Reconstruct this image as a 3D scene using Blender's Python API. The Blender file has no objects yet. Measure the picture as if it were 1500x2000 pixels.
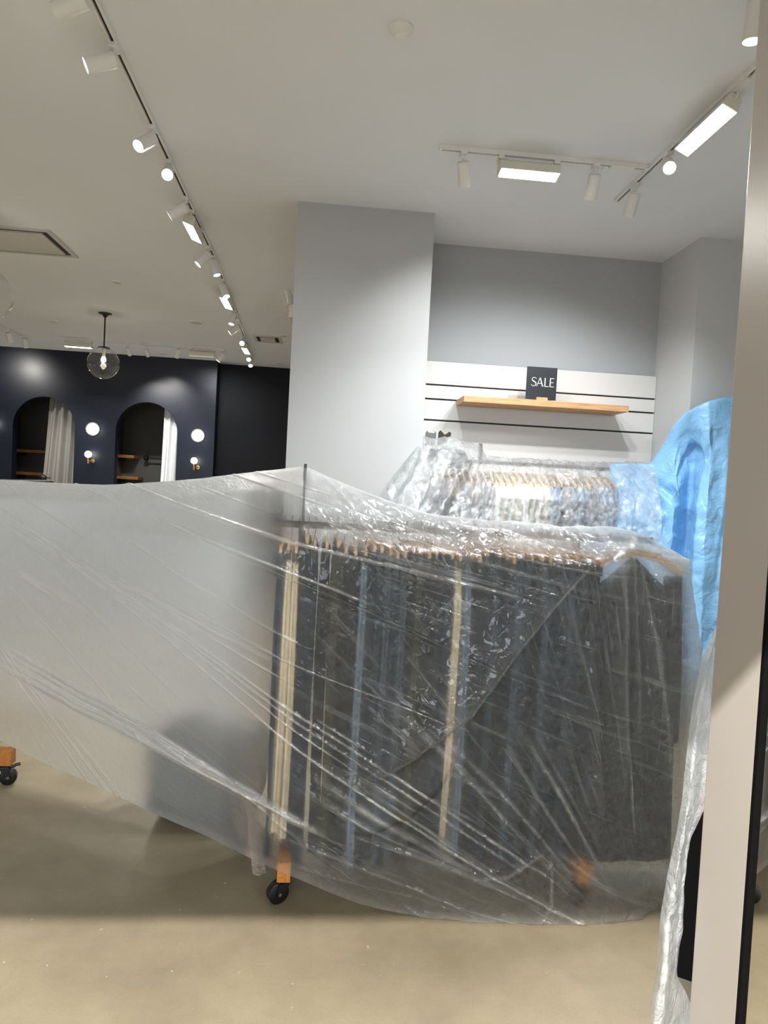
import bpy, bmesh, math, random
import numpy as np
from mathutils import Vector, Matrix, Euler

SC = bpy.context.scene
COL = SC.collection
random.seed(7)
RNG = np.random.default_rng(11)

# ------------------------------------------------------------------ camera
cam_d = bpy.data.cameras.new('camera')
cam_d.sensor_fit = 'VERTICAL'
cam_d.sensor_height = 36.0
cam_d.sensor_width = 27.0
cam_d.lens = 1387.0 / 2000.0 * 36.0
cam_d.clip_start = 0.02
cam = bpy.data.objects.new('camera', cam_d)
COL.objects.link(cam)
SC.camera = cam
yaw, pitch, roll = map(math.radians, (5.1966, -2.0338, 3.0112))
fwd = Vector((math.sin(yaw)*math.cos(pitch), math.cos(yaw)*math.cos(pitch), math.sin(pitch)))
rgt = Vector((math.cos(yaw), -math.sin(yaw), 0))
upv = rgt.cross(fwd)
r2 = rgt*math.cos(roll) + upv*math.sin(roll)
u2 = upv*math.cos(roll) - rgt*math.sin(roll)
m3 = Matrix((r2, u2, -fwd)).transposed()
cam.matrix_world = Matrix.Translation((0, 0, 1.5)) @ m3.to_4x4()

# ------------------------------------------------------------------ world, exposure, big lights
SC.view_settings.view_transform = 'Standard'
SC.view_settings.look = 'None'
SC.view_settings.gamma = 1.0
SC.view_settings.use_curve_mapping = False
SC.view_settings.exposure = 0.52
SC.cycles.use_denoising = True
SC.cycles.sample_clamp_indirect = 6.0
SC.cycles.max_bounces = 10
SC.cycles.diffuse_bounces = 4
SC.cycles.glossy_bounces = 4
SC.cycles.transmission_bounces = 8
SC.cycles.transparent_max_bounces = 12
world = bpy.data.worlds.new('world')
SC.world = world
world.use_nodes = True
world.node_tree.nodes['Background'].inputs[0].default_value = (0.9, 0.95, 1.0, 1)
world.node_tree.nodes['Background'].inputs[1].default_value = 0.5

def lamp(name, kind, loc, direction, energy, color=(1, 1, 1), size=0.1, angle=60, blend=0.5, size_y=None, parent=None):
    d = bpy.data.lights.new(name, kind)
    d.energy = energy
    d.color = color
    if kind == 'SPOT':
        d.shadow_soft_size = size
        d.spot_size = math.radians(angle)
        d.spot_blend = blend
    elif kind == 'AREA':
        d.size = size
        if size_y:
            d.shape = 'RECTANGLE'
            d.size_y = size_y
            d.spread = math.radians(130)
    else:
        d.shadow_soft_size = size
    o = bpy.data.objects.new(name, d)
    COL.objects.link(o)
    o.rotation_euler = Vector(direction).to_track_quat('-Z', 'Y').to_euler()
    o.location = loc
    return o

# the mall's ceiling lamp outside the shop entrance: the header over the door cuts its light off at Y = 2.4 on the floor
lamp('mall_ceiling_lamp', 'SPOT', (-1.2, -1.9, 4.384), (1.6, 2.9, -4.4), 1650, (1.0, 0.97, 0.91), 0.02, 95, 0.6)
# added soft fill behind the camera, standing in for the mall's ambient light
lamp('front_fill_light', 'AREA', (-1.5, -4.5, 2.2), (0.1, 1, -0.12), 70, (0.92, 0.96, 1.0), 5.0, 60, 0.5, 2.5)

# ------------------------------------------------------------------ materials
def lin(c):
    return tuple(((v/255)/12.92 if v/255 <= 0.04045 else ((v/255+0.055)/1.055)**2.4) for v in c)

def mat(name, rgb, rough=0.5, metal=0.0, spec=0.5, var=0.06, vscale=6.0, bump=0.0, bscale=120.0, emit=0.0, stretch=None, coat=0.0):
    m = bpy.data.materials.new(name)
    m.use_nodes = True
    nt = m.node_tree
    b = nt.nodes['Principled BSDF']
    c = lin(rgb)
    b.inputs['Roughness'].default_value = rough
    b.inputs['Metallic'].default_value = metal
    b.inputs['Specular IOR Level'].default_value = spec
    b.inputs['Coat Weight'].default_value = coat
    tc = nt.nodes.new('ShaderNodeTexCoord')
    mp = nt.nodes.new('ShaderNodeMapping')
    nt.links.new(tc.outputs['Object'], mp.inputs[0])
    if stretch:
        mp.inputs['Scale'].default_value = stretch
    n = nt.nodes.new('ShaderNodeTexNoise')
    n.inputs['Scale'].default_value = vscale
    n.inputs['Detail'].default_value = 5
    nt.links.new(mp.outputs[0], n.inputs['Vector'])
    r = nt.nodes.new('ShaderNodeValToRGB')
    r.color_ramp.elements[0].position = 0.3
    r.color_ramp.elements[1].position = 0.7
    r.color_ramp.elements[0].color = tuple(x*(1-var) for x in c)+(1,)
    r.color_ramp.elements[1].color = tuple(min(1, x*(1+var)) for x in c)+(1,)
    nt.links.new(n.outputs['Fac'], r.inputs[0])
    nt.links.new(r.outputs[0], b.inputs['Base Color'])
    if bump:
        n2 = nt.nodes.new('ShaderNodeTexNoise')
        n2.inputs['Scale'].default_value = bscale
        n2.inputs['Detail'].default_value = 4
        nt.links.new(mp.outputs[0], n2.inputs['Vector'])
        bp = nt.nodes.new('ShaderNodeBump')
        bp.inputs['Strength'].default_value = bump
        bp.inputs['Distance'].default_value = 0.004
        nt.links.new(n2.outputs['Fac'], bp.inputs['Height'])
        nt.links.new(bp.outputs[0], b.inputs['Normal'])
    if emit:
        b.inputs['Emission Color'].default_value = c+(1,)
        b.inputs['Emission Strength'].default_value = emit
    return m

M = {}
M['ceiling'] = mat('ceiling_paint', (226, 229, 232), 0.8, var=0.01, vscale=2, bump=0.04, bscale=260)
M['wall'] = mat('pale_grey_wall_paint', (199, 200, 199), 0.75, var=0.01, vscale=2, bump=0.03, bscale=240)
M['wall_blue'] = mat('mid_grey_wall_paint', (168, 170, 171), 0.75, var=0.01, vscale=2, bump=0.03, bscale=240)
M['column'] = mat('light_grey_column_paint', (177, 177, 176), 0.7, var=0.01, vscale=2, bump=0.03, bscale=240)
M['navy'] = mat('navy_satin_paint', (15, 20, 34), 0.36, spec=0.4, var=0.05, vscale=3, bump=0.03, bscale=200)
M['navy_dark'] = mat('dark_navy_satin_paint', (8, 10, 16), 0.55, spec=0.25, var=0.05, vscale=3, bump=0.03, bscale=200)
M['booth'] = mat('fitting_room_shaded_paint', (92, 92, 90), 0.8, var=0.03)  # white-grey walls darkened: the shade of the unlit booths is in the colour
M['slat'] = mat('white_slat_board', (218, 216, 212), 0.5, var=0.012, vscale=3, bump=0.02)
M['groove'] = mat('black_groove_insert', (12, 12, 13), 0.5)
M['oak'] = mat('oak', (204, 158, 112), 0.5, var=0.22, vscale=7, bump=0.08, bscale=60, stretch=(1.2, 9, 9))
M['oak_dark'] = mat('orange_stained_wood', (190, 122, 52), 0.4, var=0.2, vscale=14, bump=0.06, bscale=60, stretch=(8, 1.5, 8))
M['hanger_wood'] = mat('hanger_wood', (205, 170, 128), 0.45, var=0.12, vscale=30)
M['shelf_wood'] = mat('fitting_room_shelf_wood', (160, 105, 60), 0.5, var=0.2, vscale=12)
M['white_metal'] = mat('white_powder_coat', (226, 225, 222), 0.45, var=0.01)
M['cream_metal'] = mat('cream_powder_coat', (214, 212, 200), 0.45, var=0.01)
M['slot'] = mat('black_track_slot', (26, 26, 27), 0.5)
M['black'] = mat('black_satin_metal', (16, 16, 17), 0.38, var=0.1)
M['rubber'] = mat('black_rubber', (14, 14, 15), 0.35, var=0.1, vscale=30)
M['brown'] = mat('dark_brown_plastic', (48, 34, 26), 0.4)
M['brass'] = mat('brass', (196, 160, 105), 0.3, metal=1.0)
M['grey_metal'] = mat('grey_metal', (120, 118, 116), 0.35, metal=0.6)
M['frame'] = mat('pale_taupe_door_paint', (176, 169, 161), 0.3, var=0.015, vscale=4, bump=0.02, bscale=300)
M['mirror'] = mat('mirror_glass', (243, 243, 236), 0.02, metal=1.0, var=0.0)
M['curtain'] = mat('linen_curtain', (142, 140, 135), 0.9, var=0.07, vscale=90, bump=0.3, bscale=300)
M['curtain_spotlit'] = mat('spotlit_linen_curtain', (214, 217, 222), 0.9, var=0.05, vscale=90, bump=0.3, bscale=300)  # paler linen: the brightness of a spotlight put into the colour
M['sign'] = mat('black_sign_board', (33, 35, 40), 0.5, var=0.02)
M['letter'] = mat('white_print', (238, 238, 236), 0.6, var=0.0)
M['panel_grey'] = mat('vent_panel', (196, 192, 186), 0.6, var=0.01)
M['strap'] = mat('striped_fabric', (150, 135, 122), 0.9, var=0.5, vscale=40, stretch=(1, 1, 6))
M['bundle'] = mat('charcoal_cloth', (48, 49, 52), 0.9, var=0.15, vscale=12, bump=0.4, bscale=60)
M['black_cloth'] = mat('black_cloth', (9, 9, 10), 0.95, spec=0.1, var=0.1)
def emis(name, rgb, strength):
    m = bpy.data.materials.new(name)
    m.use_nodes = True
    nt = m.node_tree
    nt.nodes.remove(nt.nodes['Principled BSDF'])
    e = nt.nodes.new('ShaderNodeEmission')
    e.inputs[0].default_value = lin(rgb)+(1,)
    e.inputs[1].default_value = strength
    nt.links.new(e.outputs[0], nt.nodes['Material Output'].inputs[0])
    return m
M['lit'] = emis('lit_lens', (255, 252, 240), 7.0)
M['lit_soft'] = emis('dim_lens', (255, 252, 240), 1.6)
M['bulb'] = emis('warm_bulb', (255, 244, 220), 10.0)

def concrete():
    m = bpy.data.materials.new('polished_beige_concrete')
    m.use_nodes = True
    nt = m.node_tree
    b = nt.nodes['Principled BSDF']
    tc = nt.nodes.new('ShaderNodeTexCoord')
    def noise(scale, detail=6, rough=0.6):
        n = nt.nodes.new('ShaderNodeTexNoise')
        n.inputs['Scale'].default_value = scale
        n.inputs['Detail'].default_value = detail
        n.inputs['Roughness'].default_value = rough
        nt.links.new(tc.outputs['Object'], n.inputs['Vector'])
        return n
    def ramp(src, p0, c0, p1, c1):
        r = nt.nodes.new('ShaderNodeValToRGB')
        r.color_ramp.elements[0].position = p0
        r.color_ramp.elements[1].position = p1
        r.color_ramp.elements[0].color = c0
        r.color_ramp.elements[1].color = c1
        nt.links.new(src, r.inputs[0])
        return r
    def mix(kind, fac, a, c):
        x = nt.nodes.new('ShaderNodeMix')
        x.data_type = 'RGBA'
        x.blend_type = kind
        if isinstance(fac, float):
            x.inputs[0].default_value = fac
        else:
            nt.links.new(fac, x.inputs[0])
        nt.links.new(a, x.inputs[6])
        if isinstance(c, tuple):
            x.inputs[7].default_value = c
        else:
            nt.links.new(c, x.inputs[7])
        return x.outputs[2]
    big = ramp(noise(1.7, 6, 0.68).outputs['Fac'], 0.32, lin((133, 122, 101))+(1,), 0.7, lin((162, 149, 124))+(1,))
    fine = ramp(noise(150, 6, 0.75).outputs['Fac'], 0.3, (0.78, 0.77, 0.75, 1), 0.7, (1, 1, 1, 1))
    c = mix('MULTIPLY', 0.75, big.outputs[0], fine.outputs[0])
    spots = ramp(noise(38, 2).outputs['Fac'], 0.73, (0, 0, 0, 1), 0.76, (1, 1, 1, 1))
    c = mix('MIX', spots.outputs[0], c, lin((196, 188, 172))+(1,))
    # thin scratches
    mp = nt.nodes.new('ShaderNodeMapping')
    mp.inputs['Rotation'].default_value = (0, 0, 0.9)
    mp.inputs['Scale'].default_value = (1.2, 46, 1)
    nt.links.new(tc.outputs['Object'], mp.inputs[0])
    sn = nt.nodes.new('ShaderNodeTexNoise')
    sn.inputs['Scale'].default_value = 2.2
    sn.inputs['Detail'].default_value = 2
    nt.links.new(mp.outputs[0], sn.inputs['Vector'])
    sc = ramp(sn.outputs['Fac'], 0.74, (0, 0, 0, 1), 0.78, (0.5, 0.5, 0.5, 1))
    c = mix('MIX', sc.outputs[0], c, lin((188, 180, 162))+(1,))
    nt.links.new(c, b.inputs['Base Color'])
    rr = nt.nodes.new('ShaderNodeMapRange')
    rr.inputs['To Min'].default_value = 0.34
    rr.inputs['To Max'].default_value = 0.52
    nt.links.new(noise(5).outputs['Fac'], rr.inputs['Value'])
    nt.links.new(rr.outputs[0], b.inputs['Roughness'])
    bp = nt.nodes.new('ShaderNodeBump')
    bp.inputs['Strength'].default_value = 0.12
    bp.inputs['Distance'].default_value = 0.003
    nt.links.new(noise(60, 6).outputs['Fac'], bp.inputs['Height'])
    nt.links.new(bp.outputs[0], b.inputs['Normal'])
    return m
M['floor'] = concrete()

def film(name, clear=0.3, haze=0.2, ior=1.25, rough=0.8, streaks=True, crinkle=0.3, crinkle_scale=28.0, gloss=0.2, tint=(0.93, 0.94, 0.94), gl=1.0, bump=0.6, gcap=0.30, crk_haze=0.0, crk_sharp=11.0, gbase=0.0):
    """thin plastic film: clear + scattering transmission + milky haze + gloss, with creases in the relief"""
    m = bpy.data.materials.new(name)
    m.use_nodes = True
    nt = m.node_tree
    nt.nodes.remove(nt.nodes['Principled BSDF'])
    L = nt.links.new
    def node(t, **kw):
        n = nt.nodes.new(t)
        for k, v in kw.items():
            setattr(n, k, v)
        return n
    def math_(op, a, b=None):
        n = node('ShaderNodeMath', operation=op)
        for i, v in enumerate((a, b)):
            if v is None:
                continue
            if isinstance(v, (int, float)):
                n.inputs[i].default_value = v
            else:
                L(v, n.inputs[i])
        return n.outputs[0]
    tc = node('ShaderNodeTexCoord')
    cn = node('ShaderNodeTexNoise')
    cn.inputs['Scale'].default_value = crinkle_scale
    cn.inputs['Detail'].default_value = 6
    cn.inputs['Roughness'].default_value = 0.62
    cn.inputs['Distortion'].default_value = 1.2
    L(tc.outputs['Object'], cn.inputs['Vector'])
    ridge = math_('ABSOLUTE', math_('SUBTRACT', cn.outputs['Fac'], 0.5))
    crk = math_('SUBTRACT', 1.0, math_('MULTIPLY', ridge, crk_sharp))
    crk = math_('MAXIMUM', crk, 0.0)
    at = node('ShaderNodeAttribute', attribute_name='film')
    sep = node('ShaderNodeSeparateColor')
    L(at.outputs['Color'], sep.inputs[0])      # R: painted crease highlight, G: extra layers and painted gleam, B: crinkle amount
    height = math_('MULTIPLY', math_('MULTIPLY', crk, crinkle), sep.outputs[2])
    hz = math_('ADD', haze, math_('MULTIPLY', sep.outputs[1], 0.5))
    if streaks:
        tot = None
        for uvname, scale, seed, lo, hi in (('fan_a', (95, 0.8, 1), 0, 0.63, 0.70), ('fan_a', (330, 2.2, 1), 7.3, 0.63, 0.70), ('fan_b', (34, 0.9, 1), 3.1, 0.62, 0.73), ('fan_b', (110, 2.6, 1), 9.7, 0.63, 0.71)):
            uv = node('ShaderNodeUVMap', uv_map=uvname)
            mp = node('ShaderNodeMapping')
            mp.inputs['Scale'].default_value = scale
            mp.inputs['Location'].default_value = (seed, seed*1.7, 0)
            L(uv.outputs[0], mp.inputs[0])
            n = node('ShaderNodeTexNoise', noise_dimensions='2D')
            n.inputs['Scale'].default_value = 1.0
            n.inputs['Detail'].default_value = 2.5
            n.inputs['Roughness'].default_value = 0.55
            L(mp.outputs[0], n.inputs['Vector'])
            r = node('ShaderNodeMapRange')
            r.inputs['From Min'].default_value = lo
            r.inputs['From Max'].default_value = hi
            L(n.outputs['Fac'], r.inputs['Value'])
            v = r.outputs[0]
            v = math_('MULTIPLY', v, sep.outputs[2])
            tot = v if tot is None else math_('ADD', tot, v)
        height = math_('ADD', height, math_('MULTIPLY', tot, 0.55))
        hz = math_('ADD', hz, math_('MULTIPLY', tot, 0.17))  # glossy reflections of the streaks imitated by extra haze
    hz = math_('ADD', hz, math_('MULTIPLY', sep.outputs[0], 0.7))  # highlights along the creases painted as whiter haze
    if crk_haze:
        hz = math_('ADD', hz, math_('MULTIPLY', math_('MULTIPLY', math_('MAXIMUM', crk, 0.0), sep.outputs[2]), crk_haze))  # sparkle of the crinkles put into the haze
    hz = math_('MINIMUM', hz, 0.9)
    bp = node('ShaderNodeBump')
    bp.inputs['Strength'].default_value = bump
    bp.inputs['Distance'].default_value = 0.006
    L(height, bp.inputs['Height'])
    tr = node('ShaderNodeBsdfTransparent')
    tr.inputs[0].default_value = tint+(1,)
    rf = node('ShaderNodeBsdfRefraction')
    rf.inputs['Color'].default_value = tint+(1,)
    rf.inputs['Roughness'].default_value = rough
    rf.inputs['IOR'].default_value = ior
    df = node('ShaderNodeBsdfDiffuse')
    df.inputs[0].default_value = (0.84, 0.87, 0.885, 1)
    L(bp.outputs[0], df.inputs['Normal'])
    tl = node('ShaderNodeBsdfTranslucent')
    tl.inputs[0].default_value = (0.84, 0.87, 0.885, 1)
    gs = node('ShaderNodeBsdfGlossy')
    gs.inputs['Roughness'].default_value = gloss
    gs.inputs[0].default_value = (gl, gl, gl, 1)
    L(bp.outputs[0], gs.inputs['Normal'])
    fr = node('ShaderNodeFresnel')
    fr.inputs[0].default_value = 1.5
    L(bp.outputs[0], fr.inputs['Normal'])
    # a film is too thin to have an inside: both faces take the light in the same way
    geo = node('ShaderNodeNewGeometry')
    def both(value):
        return math_('ADD', value, math_('MULTIPLY', geo.outputs['Backfacing'], 1.0/value-value))
    L(both(ior), rf.inputs['IOR'])
    L(both(1.5), fr.inputs[0])
    def mixs(fac, a, b):
        x = node('ShaderNodeMixShader')
        if isinstance(fac, float):
            x.inputs[0].default_value = fac
        else:
            L(fac, x.inputs[0])
        L(a, x.inputs[1])
        L(b, x.inputs[2])
        return x.outputs[0]
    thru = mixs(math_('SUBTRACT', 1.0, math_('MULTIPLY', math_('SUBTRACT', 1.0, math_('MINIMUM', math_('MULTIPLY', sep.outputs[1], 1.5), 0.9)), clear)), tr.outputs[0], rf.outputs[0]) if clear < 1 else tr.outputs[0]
    milk = mixs(0.5, df.outputs[0], tl.outputs[0])
    body = mixs(hz, thru, milk)
    out = mixs(math_('ADD', math_('MINIMUM', math_('MULTIPLY', fr.outputs[0], 1.2), gcap), math_('ADD', math_('MULTIPLY', sep.outputs[0], 0.5), gbase)), body, gs.outputs[0])
    L(out, nt.nodes['Material Output'].inputs[0])
    return m
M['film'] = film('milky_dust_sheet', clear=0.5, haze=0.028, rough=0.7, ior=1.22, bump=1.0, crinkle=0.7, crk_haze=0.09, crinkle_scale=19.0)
M['film_clear'] = film('clear_crinkled_plastic', clear=0.88, haze=0.09, ior=1.15, rough=0.5, streaks=False, crinkle=1.0, crinkle_scale=11.0, gloss=0.2, bump=1.0, gcap=0.4, crk_haze=0.22, crk_sharp=4.5, gbase=0.06)
M['film_white'] = film('white_plastic_film', clear=0.5, haze=0.72, ior=1.1, rough=0.8, streaks=False, crinkle=0.8, crinkle_scale=14.0, gloss=0.16, bump=0.9)
M['globe'] = film('thin_clear_glass', clear=1.0, gcap=0.9, haze=0.008, streaks=False, crinkle=0.0, gloss=0.03, tint=(0.95, 0.95, 0.94))

# ------------------------------------------------------------------ mesh helpers
ORG = {}
class MB:
    def __init__(self):
        self.v = []
        self.f = []
    def add(self, vs, fs):
        o = len(self.v)
        self.v += [tuple(p) for p in vs]
        self.f += [tuple(i+o for i in f) for f in fs]
        return self
    def box(self, x0, x1, y0, y1, z0, z1):
        return self.add([(x0,y0,z0),(x1,y0,z0),(x1,y1,z0),(x0,y1,z0),(x0,y0,z1),(x1,y0,z1),(x1,y1,z1),(x0,y1,z1)],
                        [(0,3,2,1),(4,5,6,7),(0,1,5,4),(1,2,6,5),(2,3,7,6),(3,0,4,7)])
    def obox(self, c, sx, sy, sz, rot):
        """oriented box; rot: 3x3 matrix"""
        vs = []
        for z in (-1, 1):
            for x, y in ((-1,-1),(1,-1),(1,1),(-1,1)):
                vs.append(Vector(c) + rot @ Vector((x*sx/2, y*sy/2, z*sz/2)))
        return self.add(vs, [(0,3,2,1),(4,5,6,7),(0,1,5,4),(1,2,6,5),(2,3,7,6),(3,0,4,7)])
    def lathe(self, c, axis, prof, n=20, cap0=True, cap1=True):
        """prof: (distance along axis, radius)"""
        q = Vector(axis).normalized().to_track_quat('Z', 'Y').to_matrix()
        vs, fs = [], []
        for d, r in prof:
            for i in range(n):
                a = 2*math.pi*i/n
                vs.append(Vector(c) + q @ Vector((r*math.cos(a), r*math.sin(a), d)))
        for k in range(len(prof)-1):
            for i in range(n):
                j = (i+1) % n
                fs.append((k*n+i, k*n+j, (k+1)*n+j, (k+1)*n+i))
        if cap0:
            fs.append(tuple(range(n-1, -1, -1)))
        if cap1:
            fs.append(tuple((len(prof)-1)*n+i for i in range(n)))
        return self.add(vs, fs)
    def cyl(self, p0, p1, r, n=14, r1=None):
        d = Vector(p1)-Vector(p0)
        return self.lathe(p0, d, [(0, r), (d.length, r if r1 is None else r1)], n)
    def tube(self, pts, r, n=8):
        pts = [Vector(p) for p in pts]
        vs, fs = [], []
        for k, p in enumerate(pts):
            t = (pts[min(k+1, len(pts)-1)]-pts[max(k-1, 0)]).normalized()
            q = t.to_track_quat('Z', 'Y').to_matrix()
            for i in range(n):
                a = 2*math.pi*i/n
                vs.append(p + q @ Vector((r*math.cos(a), r*math.sin(a), 0)))
        for k in range(len(pts)-1):
            for i in range(n):
                j = (i+1) % n
                fs.append((k*n+i, k*n+j, (k+1)*n+j, (k+1)*n+i))
        fs.append(tuple(range(n-1, -1, -1)))
        fs.append(tuple((len(pts)-1)*n+i for i in range(n)))
        return self.add(vs, fs)
    def prism(self, poly, off):
        """closed polygon (3D points) extruded by vector off"""
        n = len(poly)
        off = Vector(off)
        vs = [Vector(p) for p in poly] + [Vector(p)+off for p in poly]
        fs = [tuple(range(n-1, -1, -1)), tuple(range(n, 2*n))]
        for i in range(n):
            j = (i+1) % n
            fs.append((i, j, n+j, n+i))
        return self.add(vs, fs)
    def grid(self, P):
        """P: array (nu, nv, 3)"""
        nu, nv = len(P), len(P[0])
        vs = [tuple(P[i][j]) for i in range(nu) for j in range(nv)]
        fs = [(i*nv+j, (i+1)*nv+j, (i+1)*nv+j+1, i*nv+j+1) for i in range(nu-1) for j in range(nv-1)]
        return self.add(vs, fs)
    def build(self, name, m, parent=None, smooth=False, bevel=0.0, seg=2, recalc=True):
        org = ORG.get(parent.name, Vector((0, 0, 0))) if parent else Vector((0, 0, 0))
        me = bpy.data.meshes.new(name)
        me.from_pydata([(p[0]-org.x, p[1]-org.y, p[2]-org.z) for p in self.v], [], self.f)
        bm = bmesh.new()
        bm.from_mesh(me)
        if recalc:
            bmesh.ops.recalc_face_normals(bm, faces=bm.faces)
        if bevel:
            es = [e for e in bm.edges if len(e.link_faces) == 2 and e.calc_face_angle(0) > 0.6]
            bmesh.ops.bevel(bm, geom=es, offset=bevel, segments=seg, affect='EDGES', profile=0.6, clamp_overlap=True)
        bm.to_mesh(me)
        bm.free()
        if smooth:
            me.polygons.foreach_set('use_smooth', [True]*len(me.polygons))
            if smooth == 'auto':
                me.set_sharp_from_angle(angle=math.radians(35))
        me.materials.append(M[m] if isinstance(m, str) else m)
        o = bpy.data.objects.new(name, me)
        COL.objects.link(o)
        if parent:
            o.parent = parent
        ORG[o.name] = org
        return o

def tag(o, label, cat, group=None, kind=None):
    if label:
        o['label'] = label
    if cat:
        o['category'] = cat
    if group:
        o['group'] = group
    if kind:
        o['kind'] = kind
    return o
def thing(name, loc, label, cat, group=None):
    o = bpy.data.objects.new(name, None)
    o.empty_display_size = 0.05
    COL.objects.link(o)
    o.location = loc
    ORG[o.name] = Vector(loc)
    return tag(o, label, cat, group)
def struct(o):
    o['kind'] = 'structure'
    return o

H = 3.3
# ------------------------------------------------------------------ the room shell
struct(MB().box(-7.6, 3.4, -6.0, 13.2, -0.12, 0.0).build('floor', 'floor'))
struct(MB().box(-7.6, 3.4, -0.15, 13.2, H, H+0.12).build('ceiling', 'ceiling'))
struct(MB().box(-0.12, 3.4, 5.225, 5.4, 0, H).build('wall_back', 'wall_blue'))
struct(MB().box(2.482, 3.4, 4.67, 5.225, 0, H).build('wall_right_pilaster', 'wall'))
struct(MB().box(3.2, 3.4, -0.15, 4.67, 0, H).build('wall_right', 'wall'))
struct(MB().box(-7.6, -7.4, -0.15, 13.2, 0, H).build('wall_left', 'wall'))
struct(MB().box(-0.12, 0.05, 5.4, 11.45, 0, H).build('wall_inner', 'wall'))
struct(MB().box(-0.233, 0.655, 4.662, 5.225, 0, H).build('column', 'column'))
# shopfront: header over the opening, wall right of the door
struct(MB().box(-7.4, 3.2, -0.15, 0.0, 2.6, H).build('wall_front_header', 'wall'))
struct(MB().box(2.4, 3.2, -0.15, 0.0, 0, 2.6).build('wall_front', 'wall'))

# navy fitting room wall with three arched openings
def arch_wall():
    y0, y1 = 11.2, 11.36
    arches = [(-6.1, 0.46), (-4.207, 0.452), (-2.694, 0.461)]
    spring = 2.14
    mb = MB()
    xs0, xe = -7.4, -1.672
    N = 20
    x = xs0
    for cx, r in arches:
        mb.box(x, cx-r, y0, y1, 0, H)
        for i in range(N):
            a0 = math.pi*(1-i/N)
            a1 = math.pi*(1-(i+1)/N)
            xa, za = cx+r*math.cos(a0), spring+r*math.sin(a0)
            xb, zb = cx+r*math.cos(a1), spring+r*math.sin(a1)
            mb.add([(xa,y0,za),(xb,y0,zb),(xb,y0,H),(xa,y0,H),(xa,y1,za),(xb,y1,zb),(xb,y1,H),(xa,y1,H)],
                   [(0,1,2,3),(5,4,7,6),(0,4,5,1),(3,2,6,7)])
        x = cx+r
    mb.box(x, xe, y0, y1, 0, H)
    return mb
struct(arch_wall().build('wall_far_navy', 'navy', recalc=False))
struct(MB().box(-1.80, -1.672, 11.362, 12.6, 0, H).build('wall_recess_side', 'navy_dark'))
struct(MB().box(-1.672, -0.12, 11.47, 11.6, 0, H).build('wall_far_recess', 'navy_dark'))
struct(MB().box(-7.4, -1.80, 12.6, 12.75, 0, H).build('wall_fitting_room', 'booth'))
for k, (xa, xb) in enumerate(((-5.22, -5.12), (-3.52, -3.42))):
    struct(MB().box(xa, xb, 11.362, 12.6, 0, H).build('wall_fitting_room_partition', 'booth'))
struct(MB().box(-7.4, -1.80, 11.362, 12.6, 2.95, 3.05).build('ceiling_fitting_room', 'booth'))

# slat wall panel on the back wall: separate boards with black grooves between
slat = thing('slatwall_panel', (1.57, 5.21, 0.9), 'white slatwall panel of wide boards with black grooves behind the SALE sign', 'wall panel')
MB().box(0.66, 2.480, 5.21, 5.224, 0.3, 2.44).build('groove_backing', 'groove', slat)
zs = [2.443, 2.267, 2.162, 2.008, 1.55, 1.1, 0.7, 0.3]
for a, b in zip(zs[:-1], zs[1:]):
    MB().box(0.658, 2.480, 5.188, 5.212, b+0.006, a-0.006).build('board', 'slat', slat, bevel=0.0015, seg=1)
MB().box(0.658, 0.662, 5.19, 5.20, 0.3, 2.43)

# ------------------------------------------------------------------ door leaf with mirrored glass at the right edge
door = struct(thing('door_1', (0.8, 0.0, 0.0), 'pale taupe door leaf with mirrored glass standing open at the right edge', None))
MB().box(0.80, 0.848, 1.194, 1.345, 0.012, 2.56).build('stile', 'frame', door, bevel=0.003)
MB().box(0.80, 0.848, 0.0, 0.08, 0.012, 2.56).build('hinge_stile', 'frame', door, bevel=0.003)
MB().box(0.80, 0.848, 0.08, 1.194, 2.46, 2.56).build('top_rail', 'frame', door, bevel=0.003)
MB().box(0.80, 0.848, 0.08, 1.194, 0.012, 0.16).build('bottom_rail', 'frame', door, bevel=0.003)
MB().box(0.799, 0.84, 1.184, 1.194, 0.16, 2.46).build('gasket', 'black_cloth', door)
MB().box(0.806, 0.836, 0.08, 1.184, 0.16, 2.46).build('mirror_glass', 'mirror', door)

# ------------------------------------------------------------------ numeric tools for draped sheets
def gsmooth(A, sigma, axis):
    if sigma <= 0:
        return A
    n = int(3*sigma)+1
    k = np.exp(-0.5*(np.arange(-n, n+1)/sigma)**2)
    k /= k.sum()
    A = np.moveaxis(A, axis, 0)
    P = np.concatenate([2*A[:1]-A[n:0:-1], A, 2*A[-1:]-A[-2:-n-2:-1]])
    out = sum(k[i]*P[i:i+len(A)] for i in range(2*n+1))
    return np.moveaxis(out, 0, axis)
def dense(C, nu, nv, su, sv, vw=None):
    """control net (a, b, 3) to a dense net by arc length, then smoothed"""
    C = np.array(C, float)
    def resample(A, n, w_=None):
        d = np.linalg.norm(np.diff(A, axis=0), axis=2).mean(axis=1)
        if w_ is not None:
            d = d*np.array(w_)
        t = np.concatenate([[0], np.cumsum(d)])
        q = np.linspace(0, t[-1], n)
        i = np.clip(np.searchsorted(t, q, 'right')-1, 0, len(t)-2)
        w = ((q-t[i])/(t[i+1]-t[i]))[:, None, None]
        return A[i]*(1-w)+A[i+1]*w
    B = resample(C, nu)
    B = np.swapaxes(resample(np.swapaxes(B, 0, 1), nv, vw), 0, 1)
    return gsmooth(gsmooth(B, su, 0), sv, 1)
def normals(B):
    n = np.cross(np.gradient(B, axis=0), np.gradient(B, axis=1))
    return n/(np.linalg.norm(n, axis=2, keepdims=True)+1e-9)
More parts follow.
